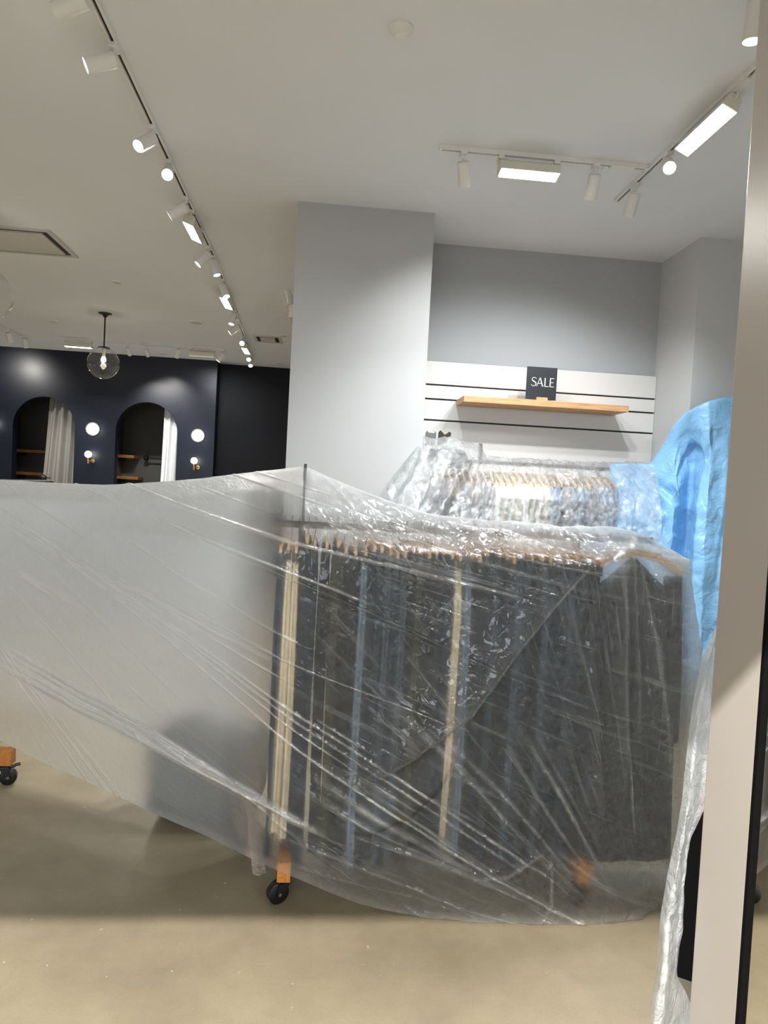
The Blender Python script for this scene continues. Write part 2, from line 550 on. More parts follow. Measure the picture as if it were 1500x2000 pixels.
def polydist(px, pz, line):
    """distance, signed side and run of points to a polyline in the X-Z plane"""
    best = np.full(px.shape, 9.0)
    side = np.zeros(px.shape)
    run = np.zeros(px.shape)
    L = np.array(line)
    tot = 0
    for a, b in zip(L[:-1], L[1:]):
        d = b-a
        l = np.hypot(*d)
        t = np.clip(((px-a[0])*d[0]+(pz-a[1])*d[1])/l**2, 0, 1)
        dx, dz = px-(a[0]+t*d[0]), pz-(a[1]+t*d[1])
        q = np.hypot(dx, dz)
        s = np.sign(d[0]*dz-d[1]*dx)
        m = q < best
        best = np.where(m, q, best)
        side = np.where(m, s, side)
        run = np.where(m, tot+t*l, run)
        tot += l
    return best, side, run/tot
def vnoise(x, y, seed, octaves=4):
    """smooth value noise"""
    r = np.random.default_rng(seed)
    T = r.random((64, 64))
    out = np.zeros_like(x)
    amp = 1.0
    for o in range(octaves):
        xi, yi = np.floor(x).astype(int), np.floor(y).astype(int)
        fx, fy = x-xi, y-yi
        fx, fy = fx*fx*(3-2*fx), fy*fy*(3-2*fy)
        g = lambda i, j: T[(xi+i) % 64, (yi+j) % 64]
        out += amp*((g(0,0)*(1-fx)+g(1,0)*fx)*(1-fy)+(g(0,1)*(1-fx)+g(1,1)*fx)*fy-0.5)
        x, y, amp = x*2.03+5.1, y*2.03+9.7, amp*0.5
    return out
def sheet(name, B, m, label, cat, film_rgb=None, uvs=None, flip=True):
    nu, nv = B.shape[:2]
    me = bpy.data.meshes.new(name)
    idx = np.arange(nu*nv).reshape(nu, nv)
    q = np.stack([idx[:-1, :-1], idx[1:, :-1], idx[1:, 1:], idx[:-1, 1:]], -1).reshape(-1, 4)
    if flip:
        q = q[:, ::-1]
    nf = len(q)
    me.vertices.add(nu*nv)
    me.vertices.foreach_set('co', B.reshape(-1).astype(np.float32))
    me.loops.add(nf*4)
    me.loops.foreach_set('vertex_index', q.reshape(-1).astype(np.int32))
    me.polygons.add(nf)
    me.polygons.foreach_set('loop_start', np.arange(0, nf*4, 4, dtype=np.int32))
    me.update(calc_edges=True)
    me.polygons.foreach_set('use_smooth', np.ones(nf, bool))
    if uvs:
        for nme, U in uvs.items():
            l = me.uv_layers.new(name=nme)
            l.data.foreach_set('uv', U.reshape(-1, 2)[q.reshape(-1)].reshape(-1).astype(np.float32))
    a = me.attributes.new('film', 'FLOAT_COLOR', 'POINT')
    if film_rgb is None:
        film_rgb = np.zeros((nu, nv, 3))
        film_rgb[..., 2] = 1
    c = np.concatenate([film_rgb, np.ones((nu, nv, 1))], -1)
    a.data.foreach_set('color', c.reshape(-1).astype(np.float32))
    me.materials.append(M[m] if isinstance(m, str) else m)
    me.validate()
    o = bpy.data.objects.new(name, me)
    COL.objects.link(o)
    return tag(o, label, cat)

# ------------------------------------------------------------------ the big dust sheet over the front rack
NET = [[[-1.723,3.76,0.35],[-1.723,3.72,0.9],[-1.723,3.62,1.231],[-1.723,3.52,1.451],[-1.66,3.4,1.317],[-1.649,3.392,1.076],[-1.639,3.385,0.834],[-1.628,3.378,0.593],[-1.617,3.37,0.351]],[[-1.463,3.64,0.35],[-1.463,3.6,0.902],[-1.463,3.5,1.234],[-1.463,3.4,1.454],[-1.404,3.27,1.363],[-1.394,3.265,1.093],[-1.383,3.26,0.823],[-1.372,3.255,0.554],[-1.361,3.25,0.284]],[[-1.186,3.5,0.35],[-1.186,3.46,0.903],[-1.186,3.36,1.236],[-1.186,3.26,1.456],[-1.136,3.13,1.369],[-1.122,3.12,1.086],[-1.109,3.11,0.803],[-1.095,3.1,0.52],[-1.082,3.09,0.238]],[[-0.928,3.37,0.35],[-0.928,3.33,0.904],[-0.928,3.23,1.238],[-0.928,3.13,1.458],[-0.886,3.0,1.376],[-0.881,2.955,1.27],[-0.861,2.95,0.887],[-0.842,2.944,0.524],[-0.825,2.94,0.205]],[[-0.69,3.26,0.35],[-0.69,3.22,0.912],[-0.69,3.12,1.255],[-0.69,3.02,1.475],[-0.655,2.88,1.397],[-0.648,2.8,1.27],[-0.625,2.796,0.877],[-0.604,2.793,0.506],[-0.585,2.79,0.178]],[[-0.468,3.17,0.35],[-0.468,3.13,0.926],[-0.468,3.03,1.283],[-0.468,2.93,1.503],[-0.444,2.8,1.429],[-0.434,2.655,1.27],[-0.41,2.653,0.872],[-0.387,2.652,0.496],[-0.366,2.65,0.165]],[[-0.257,3.08,0.35],[-0.257,3.04,0.946],[-0.257,2.94,1.321],[-0.257,2.84,1.541],[-0.241,2.7,1.457],[-0.23,2.535,1.27],[-0.206,2.53,0.863],[-0.184,2.524,0.478],[-0.164,2.52,0.139]],[[-0.135,3.08,0.12],[-0.135,3.08,0.84],[-0.135,3.02,1.471],[-0.135,2.785,1.561],[-0.137,2.63,1.435],[-0.129,2.495,1.27],[-0.111,2.479,0.863],[-0.094,2.464,0.479],[-0.078,2.45,0.14]],[[-0.062,3.08,0.12],[-0.062,3.08,0.847],[-0.062,3.02,1.484],[-0.062,2.75,1.574],[-0.064,2.58,1.421],[-0.058,2.485,1.27],[-0.042,2.463,0.859],[-0.028,2.443,0.471],[-0.015,2.425,0.129]],[[0.025,3.08,0.12],[0.025,3.08,0.83],[0.025,3.02,1.449],[0.025,2.76,1.539],[0.013,2.53,1.366],[0.019,2.482,1.264],[0.046,2.456,0.842],[0.071,2.432,0.443],[0.093,2.41,0.091]],[[0.146,3.08,0.12],[0.146,3.08,0.809],[0.146,3.02,1.408],[0.146,2.77,1.498],[0.123,2.5,1.322],[0.129,2.48,1.221],[0.155,2.451,0.801],[0.179,2.424,0.405],[0.201,2.4,0.055]],[[0.27,3.08,0.12],[0.27,3.08,0.788],[0.27,3.02,1.366],[0.27,2.775,1.456],[0.232,2.49,1.301],[0.238,2.478,1.199],[0.264,2.45,0.777],[0.288,2.423,0.379],[0.309,2.4,0.028]],[[0.394,3.08,0.12],[0.394,3.08,0.77],[0.394,3.02,1.33],[0.394,2.78,1.42],[0.342,2.485,1.29],[0.361,2.464,0.97],[0.38,2.443,0.649],[0.399,2.423,0.329],[0.419,2.402,0.008]],[[0.519,3.08,0.12],[0.519,3.08,0.761],[0.519,3.02,1.312],[0.519,2.785,1.402],[0.451,2.48,1.288],[0.469,2.456,0.968],[0.488,2.432,0.648],[0.506,2.408,0.328],[0.524,2.384,0.008]],[[0.686,3.08,0.12],[0.686,3.08,0.76],[0.686,3.02,1.309],[0.686,2.79,1.399],[0.599,2.48,1.291],[0.611,2.452,0.97],[0.623,2.424,0.65],[0.635,2.397,0.329],[0.648,2.369,0.008]],[[0.834,3.08,0.12],[0.834,3.08,0.758],[0.834,3.02,1.306],[0.834,2.79,1.396],[0.729,2.48,1.295],[0.744,2.45,0.973],[0.76,2.42,0.651],[0.775,2.389,0.33],[0.791,2.359,0.008]],[[0.962,3.08,0.12],[0.962,3.08,0.751],[0.962,3.02,1.291],[0.962,2.79,1.381],[0.852,2.48,1.291],[0.863,2.448,0.97],[0.875,2.416,0.65],[0.887,2.385,0.329],[0.899,2.353,0.008]],[[1.065,3.08,0.12],[1.065,3.08,0.758],[1.065,3.02,1.305],[1.065,2.785,1.395],[0.938,2.48,1.286],[0.951,2.449,0.966],[0.965,2.418,0.647],[0.978,2.386,0.327],[0.992,2.355,0.008]],[[1.17,3.08,0.12],[1.17,3.08,0.76],[1.17,3.02,1.31],[1.17,2.78,1.4],[1.013,2.485,1.275],[1.027,2.455,0.959],[1.041,2.424,0.642],[1.055,2.394,0.325],[1.069,2.364,0.008]],[[1.264,3.01,0.12],[1.264,2.97,0.751],[1.264,2.87,1.162],[1.264,2.77,1.382],[1.12,2.53,1.311],[1.125,2.491,0.985],[1.13,2.453,0.66],[1.135,2.414,0.334],[1.14,2.375,0.008]],[[1.327,2.99,0.12],[1.327,2.95,0.74],[1.327,2.85,1.14],[1.327,2.75,1.36],[1.254,2.62,1.334],[1.244,2.563,1.003],[1.234,2.506,0.671],[1.224,2.45,0.34],[1.214,2.393,0.008]],[[1.374,2.92,0.12],[1.374,2.88,0.719],[1.374,2.78,1.099],[1.374,2.68,1.319],[1.314,2.58,1.302],[1.323,2.5,0.933],[1.336,2.46,0.622],[1.35,2.44,0.307],[1.318,2.461,0.008]],[[1.44,2.88,0.12],[1.44,2.84,0.697],[1.44,2.74,1.053],[1.44,2.64,1.273],[1.436,2.6,1.23],[1.511,2.6,0.925],[1.528,2.6,0.574],[1.528,2.6,0.23],[1.463,2.55,-0.026]],[[1.47,3.18,0.12],[1.47,3.14,0.697],[1.47,3.04,1.053],[1.47,2.94,1.273],[1.466,2.9,1.23],[1.541,2.9,0.925],[1.558,2.9,0.574],[1.558,2.9,0.23],[1.493,2.85,-0.026]]]
FOLD = {"big":[[1.006,1.272],[0.862,1.119],[0.723,0.945],[0.621,0.795],[0.561,0.711],[0.359,0.551],[0.166,0.429]],"pocket":[[0.569,0.73],[0.539,0.609],[0.474,0.461],[0.37,0.349],[0.228,0.292],[0.083,0.309]],"v1":[[1.173,1.338],[1.138,1.181],[1.134,0.902],[1.145,0.565],[1.152,0.338]],"v2":[[1.181,1.334],[1.237,1.185],[1.284,0.963],[1.315,0.682],[1.343,0.34]],"v3":[[1.177,1.334],[1.194,1.09],[1.209,0.811],[1.205,0.528]],"v4":[[0.968,1.229],[1.008,0.898],[1.042,0.526],[1.07,0.186]],"b1":[[-1.373,0.655],[-0.961,0.541],[-0.593,0.469],[-0.328,0.394],[-0.097,0.344],[0.084,0.282]],"b2":[[-1.372,0.621],[-0.883,0.499],[-0.523,0.439],[-0.267,0.388],[0.014,0.254]],"b3":[[-1.387,1.076],[-1.162,0.99],[-0.924,0.933]],"b4":[[-1.392,1.263],[-1.034,1.125],[-0.583,1.016],[-0.014,0.829]],"t1":[[0.022,1.526],[0.17,1.41],[0.317,1.328],[0.5,1.291]],"t2":[[0.13,1.479],[0.35,1.383],[0.59,1.322]],"c1":[[0.859,0.26],[0.714,0.165],[0.566,0.146]],"c2":[[0.878,0.26],[1.017,0.167],[1.139,0.072]],"c3":[[0.868,0.26],[0.871,0.072],[0.819,-0.023]],"cres":[[0.573,0.73],[0.558,0.61],[0.492,0.461],[0.397,0.358],[0.282,0.296],[0.157,0.255],[0.102,0.282],[0.169,0.374],[0.237,0.457],[0.36,0.536],[0.482,0.645],[0.573,0.73]],"p1":[[1.068,1.265],[1.16,1.314],[1.256,1.36]],"p2":[[0.256,1.436],[0.451,1.375],[0.728,1.334],[0.927,1.32]],"p3":[[0.471,1.38],[0.609,1.344],[0.806,1.345]],"p4":[[0.627,1.372],[0.748,1.331],[0.889,1.287]],"p5":[[0.024,1.524],[0.22,1.39],[0.456,1.294]],"p6":[[0.724,1.388],[0.885,1.361],[1.086,1.35]],"p7":[[0.903,1.381],[0.987,1.326],[1.061,1.271]],"p8":[[-0.015,1.548],[0.104,1.428],[0.224,1.311]]}
def big_sheet():
    nu, nv = 1050, 600
    B = dense(NET, nu, nv, 6.0, 5.0, [0.25, 0.25, 0.4, 0.8, 1, 1, 1, 1])
    N = normals(B)
    if N[nu//2, nv*3//4, 1] > 0:
        N = -N
    X, Y, Z = B[..., 0], B[..., 1], B[..., 2]
    # run down the sheet in metres from the ridge (negative on the back), scaled so the front is 0.40..1
    ir = int(np.argmax(Z.mean(axis=0)))
    run = np.concatenate([[0], np.cumsum(np.linalg.norm(np.diff(B, axis=1), axis=2).mean(axis=0))])
    run = (run-run[ir])/(run[-1]-run[ir])
    jj = np.where(run > 0, 0.36+0.64*run, 0.36+0.3*run)[None, :]+0*X
    # only the front half takes the drawn folds
    front = np.clip((jj-0.335)/0.03, 0, 1)
    disp = np.zeros_like(X)
    crease = np.zeros_like(X)
    def ridge(key, w, h, cr=0.0, asym=0.0, taper=True):
        nonlocal disp, crease
        d, s, r = polydist(X, Z, FOLD[key])
        wl = w*np.where(s > 0, 1+asym, 1-asym)
        g = np.exp(-(d/wl)**2)
        if taper:
            g = g*np.clip(np.minimum(r, 1-r)*3.5, 0, 1)
        disp += h*g*front
        crease += cr*np.exp(-(d/0.006)**2)*front*np.clip(np.minimum(r*6, (1-r)*2.5), 0, 1)
    ridge('big', 0.040, 0.010, 0.45, asym=-0.4)
    for key, h, w in (('big', 0.030, 0.15), ('pocket', 0.012, 0.12)):
        d, s, r = polydist(X, Z, FOLD[key])
        st = 0.5+0.5*np.tanh(-s*d/0.008)
        disp += h*st*np.exp(-(d/w)**2)*front*np.clip(np.minimum(r, 1-r)*5, 0, 1)
    ridge('v1', 0.035, 0.015, 0.15)
    ridge('v2', 0.03, 0.014, 0.2)
    ridge('v3', 0.025, 0.008, 0.2)
    ridge('v4', 0.025, 0.012, 0.0)
    for k in ('b1', 'b2'):
        ridge(k, 0.014, 0.010, 0.5)
    ridge('b3', 0.012, 0.012, 0.7)
    ridge('b4', 0.01, 0.006, 0.3)
    ridge('t1', 0.02, 0.01, 0.2)
    ridge('t2', 0.02, 0.01, 0.2)
    for k in ('c1', 'c2', 'c3'):
        ridge(k, 0.016, 0.012, 0.25)
    ridge('p1', 0.018, 0.012, 0.5)
    for q, k in enumerate(('p2', 'p3', 'p4', 'p5', 'p6', 'p7', 'p8')):
        ridge(k, 0.010, 0.006+0.002*(q % 3), 0.35)
    # the bundle of taut creases low on the left
    for q in range(12):
        o1, o2 = RNG.uniform(-0.05, 0.07), RNG.uniform(-0.012, 0.02)
        n_ = len(FOLD['b1'])
        FOLD['bq'] = [[p[0], p[1]+o1+(o2-o1)*t/(n_-1)] for t, p in enumerate(FOLD['b1'])]
        ridge('bq', 0.006, RNG.uniform(0.001, 0.004), RNG.uniform(0.2, 0.8))
    # tension lines fanning out from the far top left corner
    ca, cz = -2.70, 1.97
    ang = np.arctan2(cz-Z, X-ca)
    rad = np.hypot(cz-Z, X-ca)
    cb, cbz = 1.25, -0.12
    angb = np.arctan2(Z-cbz, cb-X)
    radb = np.hypot(Z-cbz, X-cb)
    for _ in range(60):
        a0 = RNG.uniform(0.10, 0.95)
        r0, r1 = sorted(RNG.uniform(0.8, 4.6, 2))
        w = RNG.uniform(0.0010, 0.0024)
        g = np.exp(-((ang-a0-0.012*np.sin(rad*2+a0*40))/w)**2)*np.clip((rad-r0)*4, 0, 1)*np.clip((r1-rad)*4, 0, 1)
        disp += RNG.uniform(0.0015, 0.0045)*g*front
        crease += 0.75*RNG.uniform(0.1, 1)**1.5*np.clip(g*1.6-0.6, 0, 1)*front
    low = np.clip((0.75-Z)/0.3, 0, 1)*np.clip((X+0.25)/0.3, 0, 1)
    for _ in range(46):
        a0 = RNG.uniform(0.05, 1.45)
        r0, r1 = sorted(RNG.uniform(0.15, 1.5, 2))
        w = RNG.uniform(0.004, 0.010)
        g = np.exp(-((angb-a0-0.02*np.sin(radb*5+a0*30))/w)**2)*np.clip((radb-r0)*5, 0, 1)*np.clip((r1-radb)*5, 0, 1)
        disp += RNG.uniform(0.002, 0.006)*g*front*low
        crease += 0.35*RNG.uniform(0, 1)*g*front*low
    # crumple: more to the right and near the floor
    rt = np.clip((X-0.35)/0.6, 0, 1)
    disp += (0.008*vnoise(X*7, Z*4, 3, 2)+0.004*vnoise(X*26, Z*22, 5, 3))*(0.2+rt)*front
    onfloor = np.clip((0.16-Z)/0.14, 0, 1)*np.clip((X-0.35)/0.2, 0, 1)*front
    disp += onfloor*np.abs(vnoise(X*9, Z*14+Y*7, 9, 2))*0.022
    # slack of the top between the supports
    top = np.exp(-((jj-0.40)/0.05)**2)
    disp += top*0.014*vnoise(X*9, Y*9, 21, 3)*np.clip((X-0.1)/0.3, 0, 1)
    # left tent: broad soft billow
    disp += 0.012*vnoise(X*2.2, Z*2.2, 31, 2)*np.clip((-X)/0.4, 0, 1)*front
    B2 = B+N*disp[..., None]
    B2[..., 2] = np.maximum(B2[..., 2], 0.004)
    rgb = np.zeros((nu, nv, 3))
    rgb[..., 0] = np.clip(crease, 0, 1)  # lines whitened to imitate bright highlights on the creases
    # white highlights of the hem put in as extra haze; hazier along the top
    ply_gleam = 0.22*np.clip((jj-0.985)/0.01, 0, 1)
    ply_gleam += 0.16*np.exp(-((jj-0.365)/0.035)**2)
    ply_gleam += 0.62*np.clip((-0.17-X)/0.16, 0, 1)*np.clip((Z-0.0)/0.5+0.45, 0, 1)
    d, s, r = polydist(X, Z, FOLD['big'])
    ply_gleam += 0.15*np.exp(-(np.where(s < 0, d, 9)/0.06)**2)*front*np.clip(1.4*np.sin(np.pi*r), 0, 1)  # bright roll beside the big fold painted as added haze
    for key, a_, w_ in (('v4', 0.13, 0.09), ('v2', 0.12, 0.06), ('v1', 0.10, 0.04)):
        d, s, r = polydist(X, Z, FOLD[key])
        ply_gleam += a_*np.exp(-(np.where(s < 0, d, 9)/w_)**2)*front*np.clip(np.minimum(r*2, (1-r)*4), 0, 1)  # gleam on one side of these folds painted as added haze
    # fold shade put in as a crescent of less haze, with more haze around it
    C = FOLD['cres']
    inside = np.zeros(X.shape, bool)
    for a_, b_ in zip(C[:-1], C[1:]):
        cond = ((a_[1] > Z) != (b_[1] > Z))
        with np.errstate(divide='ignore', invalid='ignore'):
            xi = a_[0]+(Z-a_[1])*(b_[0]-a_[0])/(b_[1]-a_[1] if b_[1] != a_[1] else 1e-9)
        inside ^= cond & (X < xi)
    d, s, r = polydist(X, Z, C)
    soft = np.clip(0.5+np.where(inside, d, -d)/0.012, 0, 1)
    ply_gleam += (0.035*np.clip((X+0.05)/0.2, 0, 1)*(1-soft)+0.03*vnoise(X*3, Z*3, 77, 2))*front
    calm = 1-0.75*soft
    rgb[..., 1] = np.clip(ply_gleam, 0, 1)
    rgb[..., 2] = (0.12+0.88*np.clip((X+0.15)/0.4, 0, 1))*calm
    uv = {'fan_a': np.stack([ang+0.05*jj*(jj < 0.36), rad], -1), 'fan_b': np.stack([angb, radb], -1)}
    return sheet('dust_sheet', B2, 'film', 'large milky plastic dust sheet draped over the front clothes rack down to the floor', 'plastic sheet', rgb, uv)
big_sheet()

# clear crinkled plastic over the clothes along the back wall
CLEAR = [[[0.546,4.78,1.629],[0.546,4.7,1.679],[0.476,4.45,1.522],[0.397,4.25,1.448],[0.364,4.15,1.321],[0.367,4.1,0.905]],[[0.665,4.92,1.823],[0.665,4.84,1.873],[0.627,4.62,1.748],[0.591,4.48,1.577],[0.532,4.3,1.354],[0.52,4.25,0.889]],[[0.766,4.92,1.804],[0.766,4.84,1.854],[0.732,4.68,1.689],[0.687,4.55,1.517],[0.611,4.4,1.321],[0.596,4.35,0.877]],[[0.871,4.92,1.835],[0.871,4.84,1.885],[0.845,4.64,1.694],[0.797,4.55,1.523],[0.711,4.42,1.325],[0.684,4.4,0.873]],[[0.962,4.92,1.805],[0.962,4.84,1.855],[0.956,4.68,1.701],[0.911,4.58,1.529],[0.799,4.46,1.328],[0.769,4.42,0.874]],[[1.039,4.94,1.789],[1.039,4.86,1.839],[1.001,4.7,1.705],[0.96,4.62,1.531],[0.873,4.5,1.329],[0.856,4.45,0.873]],[[1.086,4.94,1.785],[1.086,4.86,1.835],[1.046,4.68,1.706],[1.006,4.58,1.534],[0.946,4.5,1.333],[0.922,4.45,0.875]],[[1.127,4.94,1.709],[1.127,4.86,1.759],[1.117,4.74,1.678],[1.081,4.64,1.537],[1.015,4.54,1.334],[1.017,4.5,0.872]],[[1.261,4.94,1.703],[1.261,4.86,1.753],[1.24,4.76,1.667],[1.187,4.66,1.526],[1.127,4.58,1.338],[1.123,4.52,0.873]],[[1.462,4.94,1.71],[1.462,4.86,1.76],[1.431,4.74,1.667],[1.391,4.64,1.536],[1.367,4.58,1.35],[1.371,4.52,0.883]],[[1.683,4.94,1.708],[1.683,4.86,1.758],[1.653,4.76,1.672],[1.619,4.66,1.548],[1.582,4.58,1.36],[1.584,4.52,0.891]],[[1.905,4.94,1.706],[1.905,4.86,1.756],[1.868,4.75,1.666],[1.821,4.64,1.559],[1.781,4.57,1.37],[1.77,4.5,0.901]],[[2.058,4.95,1.719],[2.058,4.87,1.769],[2.005,4.73,1.673],[1.954,4.62,1.566],[1.908,4.54,1.378],[1.892,4.46,0.912]],[[2.208,4.95,1.734],[2.208,4.87,1.784],[2.151,4.73,1.681],[2.117,4.64,1.574],[2.077,4.54,1.386],[2.065,4.46,0.919]],[[2.277,4.92,1.723],[2.277,4.84,1.773],[2.246,4.7,1.686],[2.213,4.58,1.58],[2.202,4.48,1.395],[2.202,4.4,0.933]],[[2.308,4.88,1.702],[2.308,4.8,1.752],[2.275,4.66,1.67],[2.241,4.54,1.564],[2.231,4.46,1.397],[2.212,4.38,0.937]]]
def clear_sheet():
    nu, nv = 260, 120
    B = dense(CLEAR, nu, nv, 2.0, 2.0)
    N = normals(B)
    if N[nu//2, nv*3//4, 1] > 0:
        N = -N
    X, Z = B[..., 0], B[..., 2]
    i = np.linspace(0, 1, nu)[:, None]+0*X
    j = np.linspace(0, 1, nv)[None, :]+0*X
    k = np.clip((j-0.12)/0.2, 0, 1)
    left = np.clip((1.2-X)/0.3, 0, 1)
    s = X+0.55*left*(Z-1.75)*-1.0
    disp = k*((0.010+0.022*left)*np.sin(s*34+2*vnoise(X*4, Z*4, 2))+0.024*vnoise(X*11, Z*5, 8, 4)+0.014*(1-2*np.abs(vnoise(X*30, Z*18, 15, 3))))
    disp += (1-k)*0.010*vnoise(X*40, j*9, 4, 3)
    B = B+N*disp[..., None]
    rgb = np.zeros((nu, nv, 3))
    rgb[..., 0] = np.clip(np.exp(-((np.sin(s*17)-0.9)/0.15)**2), 0, 1)*0.25*left
    rgb[..., 1] = 0.22*left*np.clip(np.sin(s*17+0.5), 0, 1)+0.04
    rgb[..., 2] = 1
    return sheet('plastic_cover', B, 'film_clear', 'clear crinkled plastic cover over the clothes rail along the back wall', 'plastic sheet', rgb)
clear_sheet()

# blue tarpaulin
def tarp_mat():
    m = mat('blue_tarpaulin', (136, 188, 228), 0.36, var=0.05, vscale=3)
    nt = m.node_tree
    b = nt.nodes['Principled BSDF']
    tc = nt.nodes.new('ShaderNodeTexCoord')
    n = nt.nodes.new('ShaderNodeTexNoise')
    n.inputs['Scale'].default_value = 9
    n.inputs['Detail'].default_value = 5
    n.inputs['Distortion'].default_value = 1.5
    nt.links.new(tc.outputs['Object'], n.inputs['Vector'])
    a = nt.nodes.new('ShaderNodeMath'); a.operation = 'SUBTRACT'; a.inputs[1].default_value = 0.5
    nt.links.new(n.outputs['Fac'], a.inputs[0])
    c = nt.nodes.new('ShaderNodeMath'); c.operation = 'ABSOLUTE'
    nt.links.new(a.outputs[0], c.inputs[0])
    bp = nt.nodes.new('ShaderNodeBump')
    bp.inputs['Strength'].default_value = 0.5
    bp.inputs['Distance'].default_value = 0.03
    nt.links.new(c.outputs[0], bp.inputs['Height'])
    nt.links.new(bp.outputs[0], b.inputs['Normal'])
    return m
M['tarp'] = tarp_mat()
TARP = [[[2.012,4.9,1.734],[2.012,4.83,1.754],[1.953,4.68,1.373],[1.916,4.6,0.892],[1.907,4.55,0.384],[1.907,4.55,0.45]],[[2.093,4.89,1.738],[2.093,4.82,1.758],[2.038,4.66,1.378],[2.01,4.58,0.899],[1.991,4.5,0.399],[1.991,4.5,0.45]],[[2.205,4.89,1.748],[2.205,4.82,1.768],[2.184,4.68,1.385],[2.162,4.6,0.902],[2.141,4.52,0.398],[2.141,4.52,0.45]],[[2.297,4.85,1.748],[2.297,4.78,1.768],[2.278,4.58,1.428],[2.238,4.5,0.92],[2.215,4.42,0.426],[2.215,4.42,0.45]],[[2.335,4.81,1.831],[2.335,4.74,1.851],[2.33,4.55,1.483],[2.299,4.5,1.059],[2.285,4.42,0.429],[2.285,4.42,0.45]],[[2.358,4.77,1.901],[2.358,4.7,1.921],[2.362,4.52,1.571],[2.355,4.52,1.161],[2.353,4.45,0.423],[2.353,4.45,0.45]],[[2.371,4.67,2.016],[2.371,4.6,2.036],[2.483,4.62,1.68],[2.467,4.63,1.156],[2.487,4.6,0.388],[2.487,4.6,0.45]],[[2.395,4.59,2.088],[2.395,4.52,2.108],[2.502,4.63,1.786],[2.504,4.64,1.227],[2.534,4.62,0.384],[2.534,4.62,0.45]],[[2.43,4.53,2.124],[2.43,4.46,2.144],[2.444,4.44,1.843],[2.38,4.34,1.279],[2.365,4.25,0.475],[2.365,4.25,0.45]],[[2.475,4.49,2.155],[2.475,4.42,2.175],[2.468,4.34,1.775],[2.421,4.26,1.19],[2.425,4.2,0.425],[2.425,4.2,0.45]],[[2.56,4.49,2.184],[2.56,4.42,2.204],[2.555,4.36,1.78],[2.517,4.28,1.192],[2.521,4.22,0.422],[2.521,4.22,0.45]],[[2.676,4.51,2.204],[2.676,4.44,2.224],[2.634,4.32,1.783],[2.611,4.24,1.2],[2.614,4.18,0.436],[2.614,4.18,0.45]],[[2.926,4.57,2.22],[2.926,4.5,2.24],[2.867,4.36,1.798],[2.859,4.28,1.207],[2.864,4.2,0.437],[2.864,4.2,0.45]]]
def tarp():
    nu, nv = 240, 150
    B = dense(TARP, nu, nv, 2.2, 2.5)
    N = normals(B)
    if N[nu//2, nv*3//4, 1] > 0:
        N = -N
    X, Z = B[..., 0], B[..., 2]
    j = np.linspace(0, 1, nv)[None, :]+0*X
    k = np.clip((j-0.05)/0.15, 0, 1)
    rn = 1-2*np.abs(vnoise(X*5+Z*2, Z*3-X, 6, 3))
    disp = k*(0.022*rn+0.010*vnoise(X*15, Z*11, 16, 3))
    for x0, z0, x1, z1, w, h in ((2.30,1.95,2.14,1.66,0.05,0.03),(2.42,2.00,2.24,1.72,0.05,0.035),(2.50,2.02,2.36,1.60,0.05,0.03),(2.40,1.90,2.30,1.62,0.04,0.03),(2.62,2.0,2.50,1.0,0.06,0.03),(2.70,1.95,2.66,1.0,0.06,0.03),(2.20,1.70,2.36,1.46,0.05,0.05),(2.08,1.70,2.30,1.40,0.05,0.04),(2.05,1.55,2.26,1.30,0.05,0.03),(2.30,1.45,2.20,1.10,0.05,0.03)):
        d, s, r = polydist(X, Z, [(x0, z0), ((x0+x1)/2+0.015, (z0+z1)/2), (x1, z1)])
        st = 0.5+0.5*np.tanh(s*d/0.010)
        disp += h*st*np.exp(-(d/w)**2)*k*np.clip(np.minimum(r, 1-r)*5, 0, 1)
    B = B+N*disp[..., None]
    B[..., 1] = np.where(X > 2.44, np.minimum(B[..., 1], 4.655), B[..., 1])
    return sheet('blue_tarpaulin', B, 'tarp', 'light blue tarpaulin draped in folds over the right end of the back rail', 'tarpaulin')
tarp()

# white plastic hanging behind the open door
DOORP = [[[0.896,1.5,1.238],[0.854,1.48,1.167],[0.827,1.46,1.058],[0.815,1.45,0.949],[0.807,1.44,0.863],[0.8,1.44,0.79],[0.781,1.43,0.711],[0.765,1.42,0.617],[0.766,1.42,0.527],[0.742,1.4,0.397],[0.72,1.4,0.23]],[[0.887,1.48,1.23],[0.845,1.44,1.165],[0.826,1.43,1.068],[0.815,1.42,0.961],[0.8,1.4,0.881],[0.786,1.39,0.804],[0.772,1.38,0.717],[0.761,1.38,0.631],[0.763,1.38,0.533],[0.742,1.36,0.428],[0.729,1.36,0.266]],[[0.905,1.5,1.209],[0.874,1.46,1.15],[0.865,1.46,1.048],[0.863,1.46,0.946],[0.846,1.44,0.864],[0.828,1.44,0.774],[0.817,1.43,0.689],[0.809,1.43,0.599],[0.804,1.43,0.497],[0.799,1.42,0.38],[0.794,1.42,0.21]],[[0.915,1.5,1.198],[0.903,1.48,1.134],[0.898,1.47,1.034],[0.889,1.46,0.947],[0.872,1.45,0.871],[0.832,1.44,0.782],[0.823,1.43,0.689],[0.816,1.43,0.599],[0.809,1.43,0.497],[0.845,1.45,0.356],[0.852,1.45,0.182]],[[0.958,1.52,1.184],[0.944,1.5,1.13],[0.92,1.48,1.031],[0.907,1.47,0.943],[0.88,1.452,0.876],[0.838,1.445,0.777],[0.828,1.435,0.684],[0.821,1.435,0.594],[0.819,1.44,0.479],[0.921,1.5,0.316],[0.931,1.5,0.135]]]
